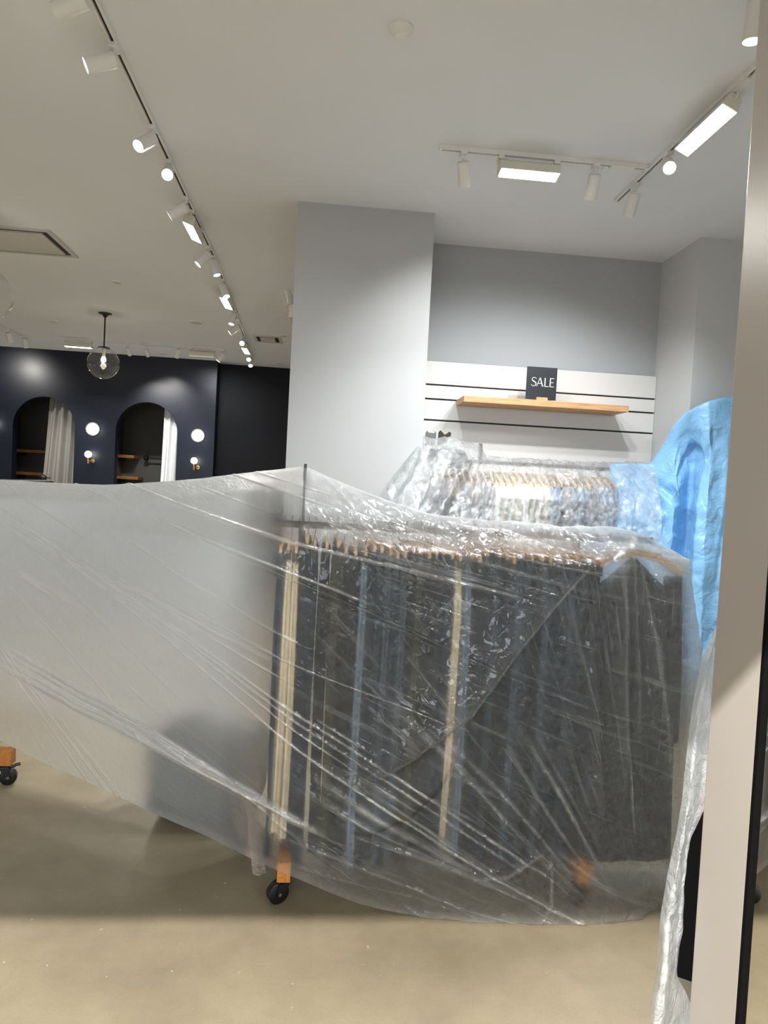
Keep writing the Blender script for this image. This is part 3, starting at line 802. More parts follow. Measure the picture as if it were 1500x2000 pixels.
def door_plastic():
    nu, nv = 60, 220
    B = dense(DOORP, nu, nv, 1.5, 2.0)
    N = normals(B)
    X, Z = B[..., 0], B[..., 2]
    i = np.linspace(0, 1, nu)[:, None]+0*X
    j = np.linspace(0, 1, nv)[None, :]+0*X
    k = np.clip(np.minimum(i*5, 1), 0, 1)
    disp = k*(0.012*vnoise(X*14+Z*3, Z*7, 2, 3)+0.008*vnoise(X*40, Z*38, 12, 3)*np.exp(-((Z-0.66)/0.2)**2)*1.1*np.clip(2-2.4*i, 0, 1))
    B = B+N*disp[..., None]
    B[..., 1] = np.maximum(B[..., 1], 1.352)
    rgb = np.zeros((nu, nv, 3))
    rgb[..., 1] = -0.9*np.clip((0.62-Z)/0.1, 0, 1)*np.exp(-((i-0.05)/0.12)**2)
    rgb[..., 2] = 1
    return sheet('plastic_film', B, 'film_white', 'white crumpled plastic film hanging beside the edge of the open door', 'plastic film', rgb)
door_plastic()
# black cloth seen between the film and the door stile
def black_strip():
    pts = [(0.885,0.88),(0.865,0.814),(0.843,0.775),(0.84,0.675),(0.832,0.583),(0.827,0.482),(0.829,0.473),(0.825,0.468),(0.827,0.46),(0.865,0.447),(0.926,0.432),(0.964,0.882)]
    mb = MB().prism([(x, 1.455, z) for x, z in pts], (0, 0.018, 0))
    o = mb.build('black_cloth', 'black_cloth', bevel=0.003)
    return tag(o, 'black cloth strip hanging between the white film and the door edge', 'cloth')
black_strip()

# ------------------------------------------------------------------ clothes racks
def caster(root, x, y, z_top, ang, brake=False):
    """one swivel caster under a foot: plate, fork, wheel, hub"""
    c = MB().box(x-0.026, x+0.026, y-0.026, y+0.026, z_top-0.005, z_top).build('caster', 'black', root, bevel=0.001)
    d = Vector((math.cos(ang), math.sin(ang), 0))
    w = Vector((-d.y, d.x, 0))
    R = 0.038
    ctr = Vector((x, y, R)) + d*0.022
    f = MB()
    f.lathe((x, y, z_top-0.022), (0, 0, 1), [(0, 0.017), (0.018, 0.022)], 14)
    for s in (-1, 1):
        p = [Vector((x, y, z_top-0.012))+w*s*0.019-d*0.016, Vector((x, y, z_top-0.012))+w*s*0.019+d*0.026, ctr+w*s*0.019+d*0.012-Vector((0,0,0.010)), ctr+w*s*0.019-d*0.012-Vector((0,0,0.010))]
        f.prism(p, w*s*0.004)
    f.obox(Vector((x, y, z_top-0.014))+d*0.004, 0.044, 0.042, 0.006, Matrix((d, w, Vector((0,0,1)))).transposed())
    f.build('fork', 'black', c, bevel=0.001)
    for s in (-1, 1):
        MB().lathe(ctr+w*(0.001 if s > 0 else -0.015), w, [(0, R-0.004), (0.002, R), (0.012, R), (0.014, R-0.004)], 26).build('wheel', 'rubber', c, smooth='auto')
    MB().cyl(ctr-w*0.024, ctr+w*0.024, 0.006, 10).build('axle', 'grey_metal', c, smooth='auto')
    if brake:
        b = MB()
        t0 = Vector((x, y, z_top-0.012))+d*0.02
        b.tube([t0, t0+d*0.022+Vector((0,0,-0.004)), t0+d*0.034+Vector((0,0,0.004)), t0+d*0.052+Vector((0,0,0.006))], 0.0075, 8)
        b.build('brake_lever', 'black', c, smooth='auto')
    return c

def rack(x0, x1, y, zr, rail0, rail1, label, tall=None, zfoot=0.085, ang=(2.5, 0.6, 3.6, 0.4), brake=False, y0=None, y1=None, ft=0.024):
    root = thing('clothes_rack', (x0, y, 0), label, 'clothes rack')
    y0 = y-0.27 if y0 is None else y0
    y1 = y+0.27 if y1 is None else y1
    k = 0
    for xx in (x0, x1):
        MB().box(xx-ft, xx+ft, y0, y1, zfoot, zfoot+0.072).build('foot', 'oak_dark', root, bevel=0.0025)
        MB().box(xx-0.012, xx+0.012, y-0.012, y+0.012, zfoot+0.07, zr).build('post', 'black', root, bevel=0.002)
        for yy in (y0+0.035, y1-0.035):
            caster(root, xx, yy, zfoot, ang[k % 4], brake and k == 0)
            k += 1
    MB().cyl((rail0, y, zr), (rail1, y, zr), 0.0135, 18).build('rail', 'black', root, smooth='auto')
    MB().cyl((rail1-0.001, y, zr), (rail1+0.006, y, zr), 0.015, 18).build('end_cap', 'black', root, smooth='auto')
    MB().cyl((rail0-0.006, y, zr), (rail0+0.001, y, zr), 0.015, 18).build('end_cap', 'black', root, smooth='auto')
    if tall:
        MB().box(x0-0.0055, x0+0.0055, y-0.006, y+0.006, zr-0.01, tall).build('sign_pole', 'black', root, bevel=0.001)
    return root
rack(-0.062, 1.03, 2.755, 1.338, -0.165, 1.336, 'black rolling clothes rack on orange wooden feet under the large milky sheet', tall=1.572, ang=(3.6, 0.5, 3.9, 0.7), y0=2.475, y1=3.03)
def side_rack():
    root = thing('clothes_rack', (-1.43, 3.45, 0), 'rolling clothes rack whose wooden foot and braked caster show at the left edge', 'clothes rack')
    for yy in (3.45, 4.55):
        MB().box(-1.97, -1.382, yy-0.03, yy+0.03, 0.100, 0.172).build('foot', 'oak_dark', root, bevel=0.0025)
        MB().box(-1.702, -1.678, yy-0.012, yy+0.012, 0.17, 1.42).build('post', 'black', root, bevel=0.002)
        for k, xx in enumerate((-1.425, -1.92)):
            caster(root, xx, yy, 0.100, 0.25+2*k, yy < 4 and k == 0)
    MB().cyl((-1.69, 3.36, 1.42), (-1.69, 4.65, 1.42), 0.0135, 18).build('rail', 'black', root, smooth='auto')
side_rack()

# jeans and other trousers on clip hangers
DENIM = {}
for nme, rgb, rough in (('black_denim', (17, 22, 30), 0.85), ('navy_denim', (28, 41, 58), 0.85), ('charcoal_denim', (43, 54, 68), 0.85), ('blue_denim', (54, 66, 80), 0.85),
                        ('light_blue_denim', (116, 130, 144), 0.85), ('cream_denim', (222, 208, 180), 0.85), ('olive_denim', (72, 70, 54), 0.85), ('mid_blue_denim', (74, 86, 100), 0.85)):
    DENIM[nme] = mat(nme, rgb, rough, var=0.14, vscale=24, bump=0.25, bscale=350, stretch=(1, 1, 0.25), spec=0.25)

def trousers_mesh(x, yc, zt, zb, th, depth, seed):
    """folded trousers seen edge-on: two legs side by side, soft fold lines front and back"""
    r = random.Random(seed)
    mb = MB()
    prof = []
    h = depth/2
    t = th/2
    base = [(-t, -h+0.012), (-t*0.75, -h+0.002), (-t*0.30, -h), (-t*0.06, -h+0.010), (t*0.30, -h+0.001), (t*0.78, -h+0.004), (t, -h+0.014),
            (t*0.96, 0), (t, h-0.012), (t*0.5, h), (0, h-0.008), (-t*0.5, h), (-t, h-0.012), (-t*0.96, 0)]
    n = len(base)
    K = 11
    vs, fs = [], []
    p1, p2 = r.uniform(0, 6), r.uniform(0, 6)
    for k in range(K):
        f = k/(K-1)
        z = zt+(zb-zt)*f
        wide = 0.80+0.20*min(1, f*6) if k < 3 else 1.0-0.10*f
        ox = 0.004*math.sin(p1+f*4)
        oy = 0.010*math.sin(p2+f*3.2)*f
        thick = 0.75+0.25*min(1, f*5)
        for (a, b) in base:
            vs.append((x+a*thick+ox+0.0015*math.sin(7*f+b*20+p1), yc+b*wide+oy, z))
    for k in range(K-1):
        for i in range(n):
            j = (i+1) % n
            fs.append((k*n+i, k*n+j, (k+1)*n+j, (k+1)*n+i))
    fs.append(tuple(range(n-1, -1, -1)))
    fs.append(tuple((K-1)*n+i for i in range(n)))
    return mb.add(vs, fs)

def clip_hanger(x, y0, y1, zbar, zrail, yr, label, group):
    root = thing('clip_hanger', (x, yr, zbar), label, 'hanger', group)
    b = MB()
    b.box(x-0.0055, x+0.0055, y0, y1, zbar-0.012, zbar+0.012)
    b.build('bar', 'hanger_wood', root, bevel=0.002, seg=1)
    hk = []
    for i in range(8):
        a = math.radians(-60+i*40)
        hk.append((x, yr+0.021*math.cos(a), zrail-0.001+0.021*math.sin(a)))
    hk = [(x, yr, zbar+0.010), (x, yr, zrail-0.034)] + hk[::1]
    MB().tube(hk, 0.0018, 6).build('hook', 'grey_metal', root, smooth='auto')
    for yy in (y0+0.018, y1-0.03):
        MB().box(x-0.009, x+0.009, yy-0.008, yy+0.008, zbar-0.046, zbar-0.006).build('clip', 'black', root, bevel=0.002, seg=1)
    return root

ORD = 'first second third fourth fifth sixth seventh eighth ninth tenth eleventh twelfth thirteenth fourteenth fifteenth sixteenth seventeenth eighteenth nineteenth twentieth'.split()
ORD += ['twenty-'+w for w in ORD[:9]]+['thirtieth']+['thirty-'+w for w in ORD[:9]]
CX = [110,133,156,187,210,247,281,305,335,365,390,413,440,462,485,510,535,558,580,602,628,655,690,715,738,776,800,823,848,880,910,937,965,990,1020,1048,1075,1100]
XS = [-0.136+(480+c/1.596-545)*0.001887 for c in CX]
SPECIAL = {1: 'cream_denim', 2: 'cream_denim', 0: 'blue_denim', 9: 'light_blue_denim', 12: 'mid_blue_denim', 21: 'cream_denim', 22: 'light_blue_denim', 16: 'olive_denim', 6: 'olive_denim', 14: 'mid_blue_denim', 28: 'mid_blue_denim', 31: 'mid_blue_denim', 25: 'blue_denim', 34: 'blue_denim'}
pool = ['black_denim', 'navy_denim', 'charcoal_denim', 'black_denim', 'navy_denim']
WORD = {'black_denim': 'black jeans', 'navy_denim': 'dark navy jeans', 'charcoal_denim': 'charcoal jeans'}
SLAB = {0: 'mid blue jeans at the left end of the front rack', 1: 'cream jeans, the left of the pair near the left end of the front rack', 2: 'cream jeans, the right of the pair near the left end of the front rack',
        6: 'olive jeans in the left part of the front rack', 9: 'light blue jeans in the left part of the front rack', 12: 'faded blue jeans right of the light blue pair on the front rack', 14: 'faded blue jeans left of the olive pair mid rack',
        16: 'olive jeans near the middle of the front rack', 21: 'cream jeans in the middle of the front rack among dark ones', 22: 'light blue jeans just right of the middle cream jeans',
        25: 'mid blue jeans third to the right of the middle cream pair', 31: 'faded blue jeans in the right third of the front rack', 28: 'faded blue jeans right of the middle of the front rack', 34: 'mid blue jeans near the right end of the front rack'}
for i, x in enumerate(XS):
    rr = random.Random(100+i)
    nxt = min([abs(x-q) for q in XS if q != x])
    th = min(0.040, nxt*0.98)
    zbar = 1.268+rr.uniform(-0.012, 0.012)
    if i in (6, 3):
        zbar += 0.014
    yf = 2.522+rr.uniform(-0.006, 0.006)
    clip_hanger(x, yf-0.006, yf+0.414, zbar, 1.338+0.0135, 2.755, 'light wooden clip hanger, '+ORD[i]+' from the left on the front rack', 'clip hangers on the front rack')
    c = SPECIAL.get(i, pool[rr.randrange(len(pool))])
    zb = (0.19 if c == 'cream_denim' else 0.115)+rr.uniform(-0.02, 0.04)
    root = thing('jeans', (x, yf+0.205, zb), SLAB.get(i) or (WORD[c]+', '+ORD[i]+' garment from the left on the front rack'), 'jeans', None if i in SLAB else WORD[c]+' on the front rack')
    trousers_mesh(x, yf+0.205, zbar-0.022, zb, th, 0.40, i).build('leg_fabric', DENIM[c], root, smooth='auto')
    MB().box(x-th*0.40, x+th*0.40, yf+0.030, yf+0.380, zbar-0.030, zbar-0.014).build('waistband', DENIM[c], root, bevel=0.003, seg=1)

# dark coat turned to the front at the right end of the rack
M['coat'] = mat('dark_grey_wool', (50, 51, 53), 0.9, var=0.12, vscale=30, bump=0.3, bscale=200)
def coat():
    hg = thing('coat_hanger', (1.24, 2.70, 1.25), 'wide wooden coat hanger turned to the front at the right end of the front rack', 'hanger')
    sh = [(-0.19, -0.055), (-0.10, 0.005), (0, 0.022), (0.10, 0.005), (0.185, -0.055), (0.185, -0.085), (0.10, -0.030), (0, -0.012), (-0.10, -0.030), (-0.19, -0.085)]
    MB().prism([(1.24+a, 2.672, 1.29+b) for a, b in sh], (0, 0.03, 0)).build('shoulder_bar', 'hanger_wood', hg, bevel=0.003)
    hk = [(1.24, 2.687, 1.305), (1.24, 2.70, 1.325), (1.24, 2.735, 1.340)]
    MB().tube(hk, 0.002, 6).build('hook', 'grey_metal', hg, smooth='auto')
    ct = thing('coat', (1.24, 2.69, 0.07), 'dark grey coat facing front at the right end of the front rack', 'coat')
    P = []
    nz, na = 16, 32
    for k in range(nz):
        f = k/(nz-1)
        z = 1.275-1.20*f
        row = []
        for i in range(na):
            a = 2*math.pi*i/na
            hw = 0.06+0.125*min(1, f*9)**0.7
            if f > 0.15:
                hw += 0.050*f
            d = 0.022+0.022*min(1, f*4)
            fold = 1+0.18*math.sin(a*7+f*2)*f
            row.append((1.24+hw*math.cos(a), 2.690+d*fold*math.sin(a), z-0.055*abs(math.cos(a))*(1-min(1, f*4))))
        row.append(row[0])
        P.append(row)
    MB().grid(P).build('body', 'coat', ct, smooth=True)
    for s in (-1, 1):
        MB().tube([(1.24+s*0.165, 2.690, 1.205), (1.24+s*0.178, 2.685, 1.0), (1.24+s*0.186, 2.675, 0.78), (1.24+s*0.190, 2.675, 0.55)], 0.034, 12).build('sleeve', 'coat', ct, smooth='auto')
coat()

# dark bundle on the floor and a striped strap, both behind the sheet
def bundle():
    P = []
    nu, nv = 40, 24
    for i in range(nu+1):
        a = 2*math.pi*i/nu
        row = []
        for j in range(nv+1):
            b = -0.5*math.pi+math.pi*j/nv
            ca, sa, cb, sb = math.cos(a), math.sin(a), math.cos(b), math.sin(b)
            e = 0.55
            sg = lambda v: math.copysign(abs(v)**e, v)
            lum = 1+0.05*math.sin(3*a+2*b)+0.04*math.sin(5*a-4*b+1)
            row.append((-0.42+0.235*sg(ca)*sg(cb)*lum, 3.17+0.17*sg(sa)*sg(cb)*lum, max(0.002, 0.215+0.215*sg(sb)*lum)))
        P.append(row)
    t = thing('cloth_bag', (-0.41, 3.08, 0), 'dark bulky cloth bag on the floor behind the left part of the milky sheet', 'bag')
    MB().grid(P).build('body', 'bundle', t, smooth=True)
    MB().tube([(-0.55, 3.09, 0.41), (-0.53, 3.07, 0.47), (-0.43, 3.06, 0.50), (-0.33, 3.07, 0.47), (-0.31, 3.09, 0.41)], 0.012, 8).build('handle', 'bundle', t, smooth='auto')
bundle()
def strap():
    mb = MB()
    P = []
    for k in range(9):
        f = k/8
        z = 0.30-0.27*f
        x = -0.215+0.055*f
        y = 2.66+0.03*math.sin(f*5)
        P.append([(x-0.014-0.005*f, y+0.004*math.sin(f*9), z), (x+0.004, y-0.006, z-0.002), (x+0.022+0.004*f, y+0.003, z+0.006)])
    a = MB().grid(P)
    o = a.build('knit_scarf', 'strap')
    so = o.modifiers.new('thickness', 'SOLIDIFY')
    so.thickness = 0.005
    tag(o, 'striped beige scarf end hanging below the sheet hem left of the caster', 'scarf')
strap()
def strap2():
    P = []
    for k in range(7):
        f = k/6
        P.append([(-0.285+0.02*f, 2.80, 0.28-0.25*f), (-0.262+0.02*f, 2.79, 0.28-0.25*f), (-0.235+0.02*f, 2.80, 0.285-0.25*f)])
    o = MB().grid(P).build('dark_scarf', 'bundle')
    so = o.modifiers.new('thickness', 'SOLIDIFY')
    so.thickness = 0.005
    tag(o, 'dark scarf end just showing under the sheet hem left of the striped scarf', 'scarf')
strap2()

# ------------------------------------------------------------------ back wall: shelf, sign, rail, clothes
sh = thing('wall_shelf', (1.555, 5.19, 2.12), 'long oak shelf mounted on the white slatwall under the SALE sign', 'shelf')
MB().box(0.962, 2.153, 4.90, 5.186, 2.122, 2.164).build('board', 'oak', sh, bevel=0.002)
sg = thing('sale_sign', (1.522, 4.945, 2.164), 'black SALE sign card in an oak holder on the wall shelf', 'sign')
MB().box(1.412, 1.632, 4.948, 4.953, 2.175, 2.404).build('card', 'sign', sg, bevel=0.0006, seg=1)
MB().box(1.486, 1.566, 4.925, 4.975, 2.164, 2.189).build('holder', 'oak', sg, bevel=0.0015)
def letters():
    y = 4.9468
    H0 = 0.062
    z0 = 2.268
    x = 1.446
    mb = MB()
    def quad(pts):
        mb.prism([(p[0], y, p[1]) for p in pts], (0, 0.0012, 0))
    # S
    P = [(0.037,0.052),(0.032,0.0585),(0.022,0.0615),(0.012,0.0595),(0.006,0.051),(0.008,0.042),(0.017,0.035),(0.028,0.029),(0.035,0.021),(0.035,0.011),(0.028,0.003),(0.018,0.0005),(0.008,0.003),(0.002,0.010)]
    W = [0.0028,0.003,0.0034,0.0038,0.0048,0.006,0.0072,0.0076,0.0066,0.005,0.004,0.0035,0.003,0.0026]
    L, R = [], []
    for i, p in enumerate(P):
        a, b = P[max(0, i-1)], P[min(len(P)-1, i+1)]
        d = Vector((b[0]-a[0], b[1]-a[1])).normalized()
        n = Vector((-d.y, d.x))*W[i]/2
        L.append((x+p[0]+n.x, z0+p[1]+n.y))
        R.append((x+p[0]-n.x, z0+p[1]-n.y))
    for i in range(len(P)-1):
        quad([L[i], L[i+1], R[i+1], R[i]])
    # A
    x += 0.040
    quad([(x, z0), (x+0.0032, z0), (x+0.0250, z0+H0), (x+0.0218, z0+H0)])
    quad([(x+0.041, z0), (x+0.049, z0), (x+0.0268, z0+H0), (x+0.0205, z0+H0)])
    quad([(x+0.008, z0+0.019), (x+0.042, z0+0.019), (x+0.041, z0+0.0225), (x+0.009, z0+0.0225)])
    # L
    x += 0.057
    quad([(x, z0), (x+0.0066, z0), (x+0.0066, z0+H0), (x, z0+H0)])
    quad([(x+0.006, z0), (x+0.030, z0), (x+0.0305, z0+0.0040), (x+0.006, z0+0.0036)])
    # E
    x += 0.038
    quad([(x, z0), (x+0.0066, z0), (x+0.0066, z0+H0), (x, z0+H0)])
    for zz, w in ((0.0, 0.0305), (0.0295, 0.027), (H0-0.0036, 0.030)):
        quad([(x+0.006, z0+zz), (x+w, z0+zz), (x+w, z0+zz+0.0038), (x+0.006, z0+zz+0.0036)])
    mb.build('lettering', 'letter', sg)
letters()

rl = thing('hanging_rail', (1.4, 4.86, 1.706), 'dark steel hanging rail under the clear cover on the back wall', 'clothes rail')
MB().cyl((0.72, 4.86, 1.706), (2.30, 4.86, 1.706), 0.0125, 16).build('rail', 'black', rl, smooth='auto')
for xx in (1.10, 2.06):
    MB().box(xx-0.012, xx+0.012, 4.86, 5.188, 1.700, 1.712).build('bracket', 'grey_metal', rl, bevel=0.001)
MB().box(1.078, 1.104, 4.862, 4.876, 1.70, 1.835).build('upright', 'grey_metal', rl, bevel=0.001)
# forked brown hanger end and pale clip showing above the cover at the left
fk = thing('display_hook', (0.83, 4.88, 1.80), 'dark brown forked hook sticking up above the clear cover beside the column', 'hook')
MB().prism([(x, 4.875, z) for x, z in ((0.795,1.80),(0.795,1.895),(0.806,1.912),(0.818,1.900),(0.838,1.882),(0.856,1.893),(0.866,1.905),(0.882,1.898),(0.880,1.875),(0.862,1.862),(0.850,1.80))], (0, 0.03, 0)).build('fork', 'brown', fk, bevel=0.003)
pc = thing('display_clip', (0.74, 4.9, 1.80), 'pale grey metal display clip between the column and the brown hook', 'clip')
MB().prism([(x, 4.90, z) for x, z in ((0.706,1.80),(0.706,1.888),(0.715,1.905),(0.728,1.892),(0.768,1.89),(0.775,1.905),(0.781,1.888),(0.778,1.80))], (0, 0.008, 0)).build('plate', 'grey_metal', pc, bevel=0.001)

CLOTH = {}
for nme, rgb in (('taupe_cloth', (148, 136, 126)), ('grey_cloth', (118, 114, 112)), ('cream_cloth', (236, 226, 206)), ('white_cloth', (240, 236, 228)), ('grey_blue_cloth', (112, 124, 142)), ('pale_blue_cloth', (150, 166, 186)), ('dark_cloth', (56, 54, 54))):
    CLOTH[nme] = mat(nme, rgb, 0.9, var=0.06, vscale=20, bump=0.2, bscale=260, spec=0.2)
def shirt(x, c, zt, zb, th, seed, yc=4.86):
    """a shirt on a hanger seen edge-on: body, two sleeves hanging at the sides"""
    r = random.Random(seed)
    root = thing('shirt', (x, yc, zb), None, 'shirt')
    P = []
    nz, na = 12, 18
    ph = r.uniform(0, 6)
    for k in range(nz):
        f = k/(nz-1)
        z = zt+(zb-zt)*f
        row = []
        hw = 0.05+0.155*min(1, f*5.5)**0.75
        for i in range(na+1):
            a = 2*math.pi*(i % na)/na
            t = th/2*(0.55+0.45*min(1, f*4))*(1+0.25*math.sin(a*4+ph+f*3))
            row.append((x+t*math.cos(a)+0.006*math.sin(f*5+ph), yc+hw*math.sin(a), z))
        P.append(row)
    MB().grid(P).build('body', CLOTH[c], root, smooth=True)
    for s in (-1, 1):
        o = r.uniform(-0.006, 0.006)
        MB().tube([(x, yc+s*0.165, zt-0.065), (x+o, yc+s*0.20, zt-0.16), (x+o*2, yc+s*0.205, zt-0.34), (x+o, yc+s*0.20, zt-0.52)], min(0.026, th*0.62), 10).build('sleeve', CLOTH[c], root, smooth='auto')
    return root
def wood_hanger(x, zr, yr, label, group):
    root = thing('coat_hanger', (x, yr, zr-0.1), label, 'hanger', group)
    poly = [(-0.205, -0.125), (-0.10, -0.075), (0, -0.055), (0.10, -0.075), (0.205, -0.125), (0.205, -0.150), (0.10, -0.105), (0, -0.085), (-0.10, -0.105), (-0.205, -0.150)]
    MB().prism([(x-0.006, yr+a, zr+b) for a, b in poly], (0.012, 0, 0)).build('shoulder_bar', 'hanger_wood', root, bevel=0.002, seg=1)
    hk = [(x, yr, zr-0.058), (x, yr, zr-0.034)]+[(x, yr+0.021*math.cos(math.radians(-60+40*i)), zr+0.012+0.021*math.sin(math.radians(-60+40*i))) for i in range(8)]
    MB().tube(hk, 0.0018, 6).build('hook', 'grey_metal', root, smooth='auto')
xs = [0.76+0.0475*i for i in range(27)]
for i, x in enumerate(xs):
    if x < 1.16:
        c = ['taupe_cloth', 'grey_cloth', 'taupe_cloth'][i % 3]
        g = 'taupe and grey shirts on the back rail'
    elif x < 1.54:
        c = ['cream_cloth', 'white_cloth'][i % 2]
        g = 'cream and white shirts on the back rail'
    else:
        c = ['grey_blue_cloth', 'pale_blue_cloth', 'grey_blue_cloth', 'grey_cloth'][i % 4]
        g = 'grey blue shirts on the back rail'
    s = shirt(x, c, 1.626, 0.98, 0.040, 300+i)
    s['label'] = c.replace('_cloth', '').replace('_', ' ')+' shirt, '+ORD[i]+' from the left on the back rail'
    s['group'] = g
    wood_hanger(x, 1.706, 4.86, 'wooden shirt hanger, '+ORD[i]+' from the left on the back rail', 'shirt hangers on the back rail')
# dark folded garment lying over the left end of the rail
def dark_fold():
    P = []
    for i in range(24):
        f = i/23
        row = []
        for j in range(14):
            g = j/13
            ang = math.pi*(0.05+0.9*g)
            row.append((0.74+0.24*f, 4.86-0.125*math.cos(ang)*(1+0.1*math.sin(f*9)), 1.70+0.095*math.sin(ang)*(0.75+0.25*math.sin(math.pi*f))+0.010*math.sin(f*14+g*3)-0.10*abs(g-0.5)))
        P.append(row)
    o = MB().grid(P).build('folded_garment', CLOTH['dark_cloth'], smooth=True)
    so = o.modifiers.new('thickness', 'SOLIDIFY')
    so.thickness = 0.02
    tag(o, 'dark grey garment lying over the left end of the back rail under the cover', 'garment')
dark_fold()
# arm that carries the high end of the blue tarpaulin
ar = thing('tarpaulin_hook_bar', (2.62, 4.66, 1.85), 'steel display arm on the right pilaster hidden beneath the blue tarpaulin', 'display arm')
MB().cyl((2.66, 4.58, 1.86), (2.66, 4.669, 1.86), 0.012, 12).build('arm', 'grey_metal', ar, smooth='auto')
MB().cyl((2.56, 4.58, 1.86), (2.95, 4.58, 1.86), 0.012, 12).build('rail', 'grey_metal', ar, smooth='auto')

# ------------------------------------------------------------------ ceiling: tracks, spots, floods
WARM = (1.0, 0.965, 0.90)
COOL = (0.93, 0.965, 1.0)
def track(p0, p1, label, feeds=()):
    p0, p1 = Vector((*p0, H)), Vector((*p1, H))
    d = (p1-p0).normalized()
    w = Vector((-d.y, d.x, 0))
    up = Vector((0, 0, 1))
    R = Matrix((d, w, up)).transposed()
    L = (p1-p0).length
    root = thing('light_track', (p0+p1)/2, label, 'light track')
    c = (p0+p1)/2
    for s in (-1, 1):
        MB().obox(c+w*s*0.0125-up*0.011, L, 0.011, 0.022, R).build('rail_side', 'white_metal', root)
    MB().obox(c-up*0.006, L-0.01, 0.016, 0.010, R).build('slot', 'slot', root)
    for e, s in ((p0, -1), (p1, 1)):
        MB().obox(e+d*s*0.006-up*0.0115, 0.016, 0.038, 0.023, R).build('end_cap', 'white_metal', root, bevel=0.002)
    for f in feeds:
        q = p0+d*f
        MB().obox(q-up*0.014, 0.13, 0.044, 0.030, R).build('feed_box', 'white_metal', root, bevel=0.003)
        MB().obox(q+w*0.03-up*0.004, 0.16, 0.10, 0.006, R).build('feed_plate', 'white_metal', root, bevel=0.001)
    return root
def spot(x, y, direction, label, lit=True, energy=60, color=WARM, angle=75, group=None, lens='lit', length=0.125):
    d = Vector(direction).normalized()
    root = thing('track_spotlight', (x, y, H-0.02), label, 'spotlight', group)
    MB().box(x-0.017, x+0.017, y-0.03, y+0.03, H-0.040, H-0.018).build('adapter', 'white_metal', root, bevel=0.003)
    piv = Vector((x, y, H-0.052))
    MB().cyl((x, y, H-0.038), piv-Vector((0, 0, 0.008)), 0.008, 10).build('stem', 'white_metal', root, smooth='auto')
    back = piv - d*0.006
    side = Vector((0, 0, -0.026))*(1 if abs(d.z) < 0.9 else 0)
    back = back + side + (Vector((0, 0, -0.004)) if abs(d.z) >= 0.9 else Vector((0, 0, 0)))
    r = 0.033
    hs = MB().lathe(back, d, [(0, 0.012), (0.0, r-0.004), (0.004, r), (length, r), (length, r-0.003), (length-0.012, r-0.005)], 26, True, False).build('housing', 'white_metal', root, smooth='auto')
    MB().lathe(back, d, [(length-0.0125, r-0.003), (length-0.0115, r-0.003)], 26).build('lens', lens, hs)
    if lit and energy:
        lamp('spot_lamp', 'SPOT', back+d*(length+0.01), d, energy, color, 0.025, angle, 0.8)
    return root
def flood(x, y, along, tilt, label, lit=True, energy=40, color=COOL, L=0.325, lens='lit'):
    """linear wall-washer hung on two arms; along: 'x' or 'y', tilt: direction of the opening"""
    ax = Vector((1, 0, 0)) if along == 'x' else Vector((0, 1, 0))
    d = Vector(tilt).normalized()
    s = ax.cross(d).normalized()
    root = thing('track_floodlight', (x, y, H-0.02), label, 'floodlight')
    c = Vector((x, y, H-0.052))
    prof = [(-0.022, 0.0), (0.022, 0.0), (0.034, 0.015), (0.040, 0.064), (-0.040, 0.064), (-0.034, 0.015)]
    P = [c-ax*L/2+s*a+d*b for a, b in prof]
    hs = MB().prism(P, ax*L).build('housing', 'cream_metal', root, bevel=0.002, seg=1)
    R = Matrix((ax, s, d)).transposed()
    for sg_ in (-1, 1):
        MB().obox(c+s*sg_*0.0185+d*0.065, L-0.016, 0.034, 0.003, R).build('lens', lens, hs)
        q = c+ax*sg_*(L/2-0.012)
        MB().box(q.x-0.016, q.x+0.016, q.y-0.016, q.y+0.016, H-0.042, H-0.018).build('adapter', 'white_metal', root, bevel=0.002)
        MB().tube([Vector((q.x, q.y, H-0.040))+ax*sg_*0.016, q+ax*sg_*0.016+d*0.004, q+ax*sg_*0.014+d*0.03], 0.008, 8).build('arm', 'cream_metal', root, smooth='auto')
    if lit:
        la = lamp('flood_lamp', 'AREA', c+d*0.075, d, energy, color, 0.07, 60, 0.5, L)
        # the long side of the lamp follows the housing
        la.rotation_euler = Matrix((-s, ax, -d)).transposed().to_euler()
    return root

track((-0.945, 1.6), (-0.950, 6.1), 'near half of the long white ceiling track on the left')
track((-0.953, 6.13), (-1.10, 10.75), 'far half of the long white ceiling track on the left', feeds=(2.0,))
track((1.685, 4.19), (1.685, 1.5), 'white ceiling track running towards the camera at the upper right', feeds=(1.25,))
track((0.545, 3.755), (1.655, 3.755), 'short white cross track meeting the right ceiling track', feeds=(0.98,))
track((-3.72, 10.13), (-2.66, 10.13), 'left of the two white tracks before the navy wall')
track((-2.56, 10.13), (-1.42, 10.13), 'right of the two white tracks before the navy wall')
track((-4.1, 8.0), (-4.1, 10.2), 'white ceiling track at the left edge before the navy wall')

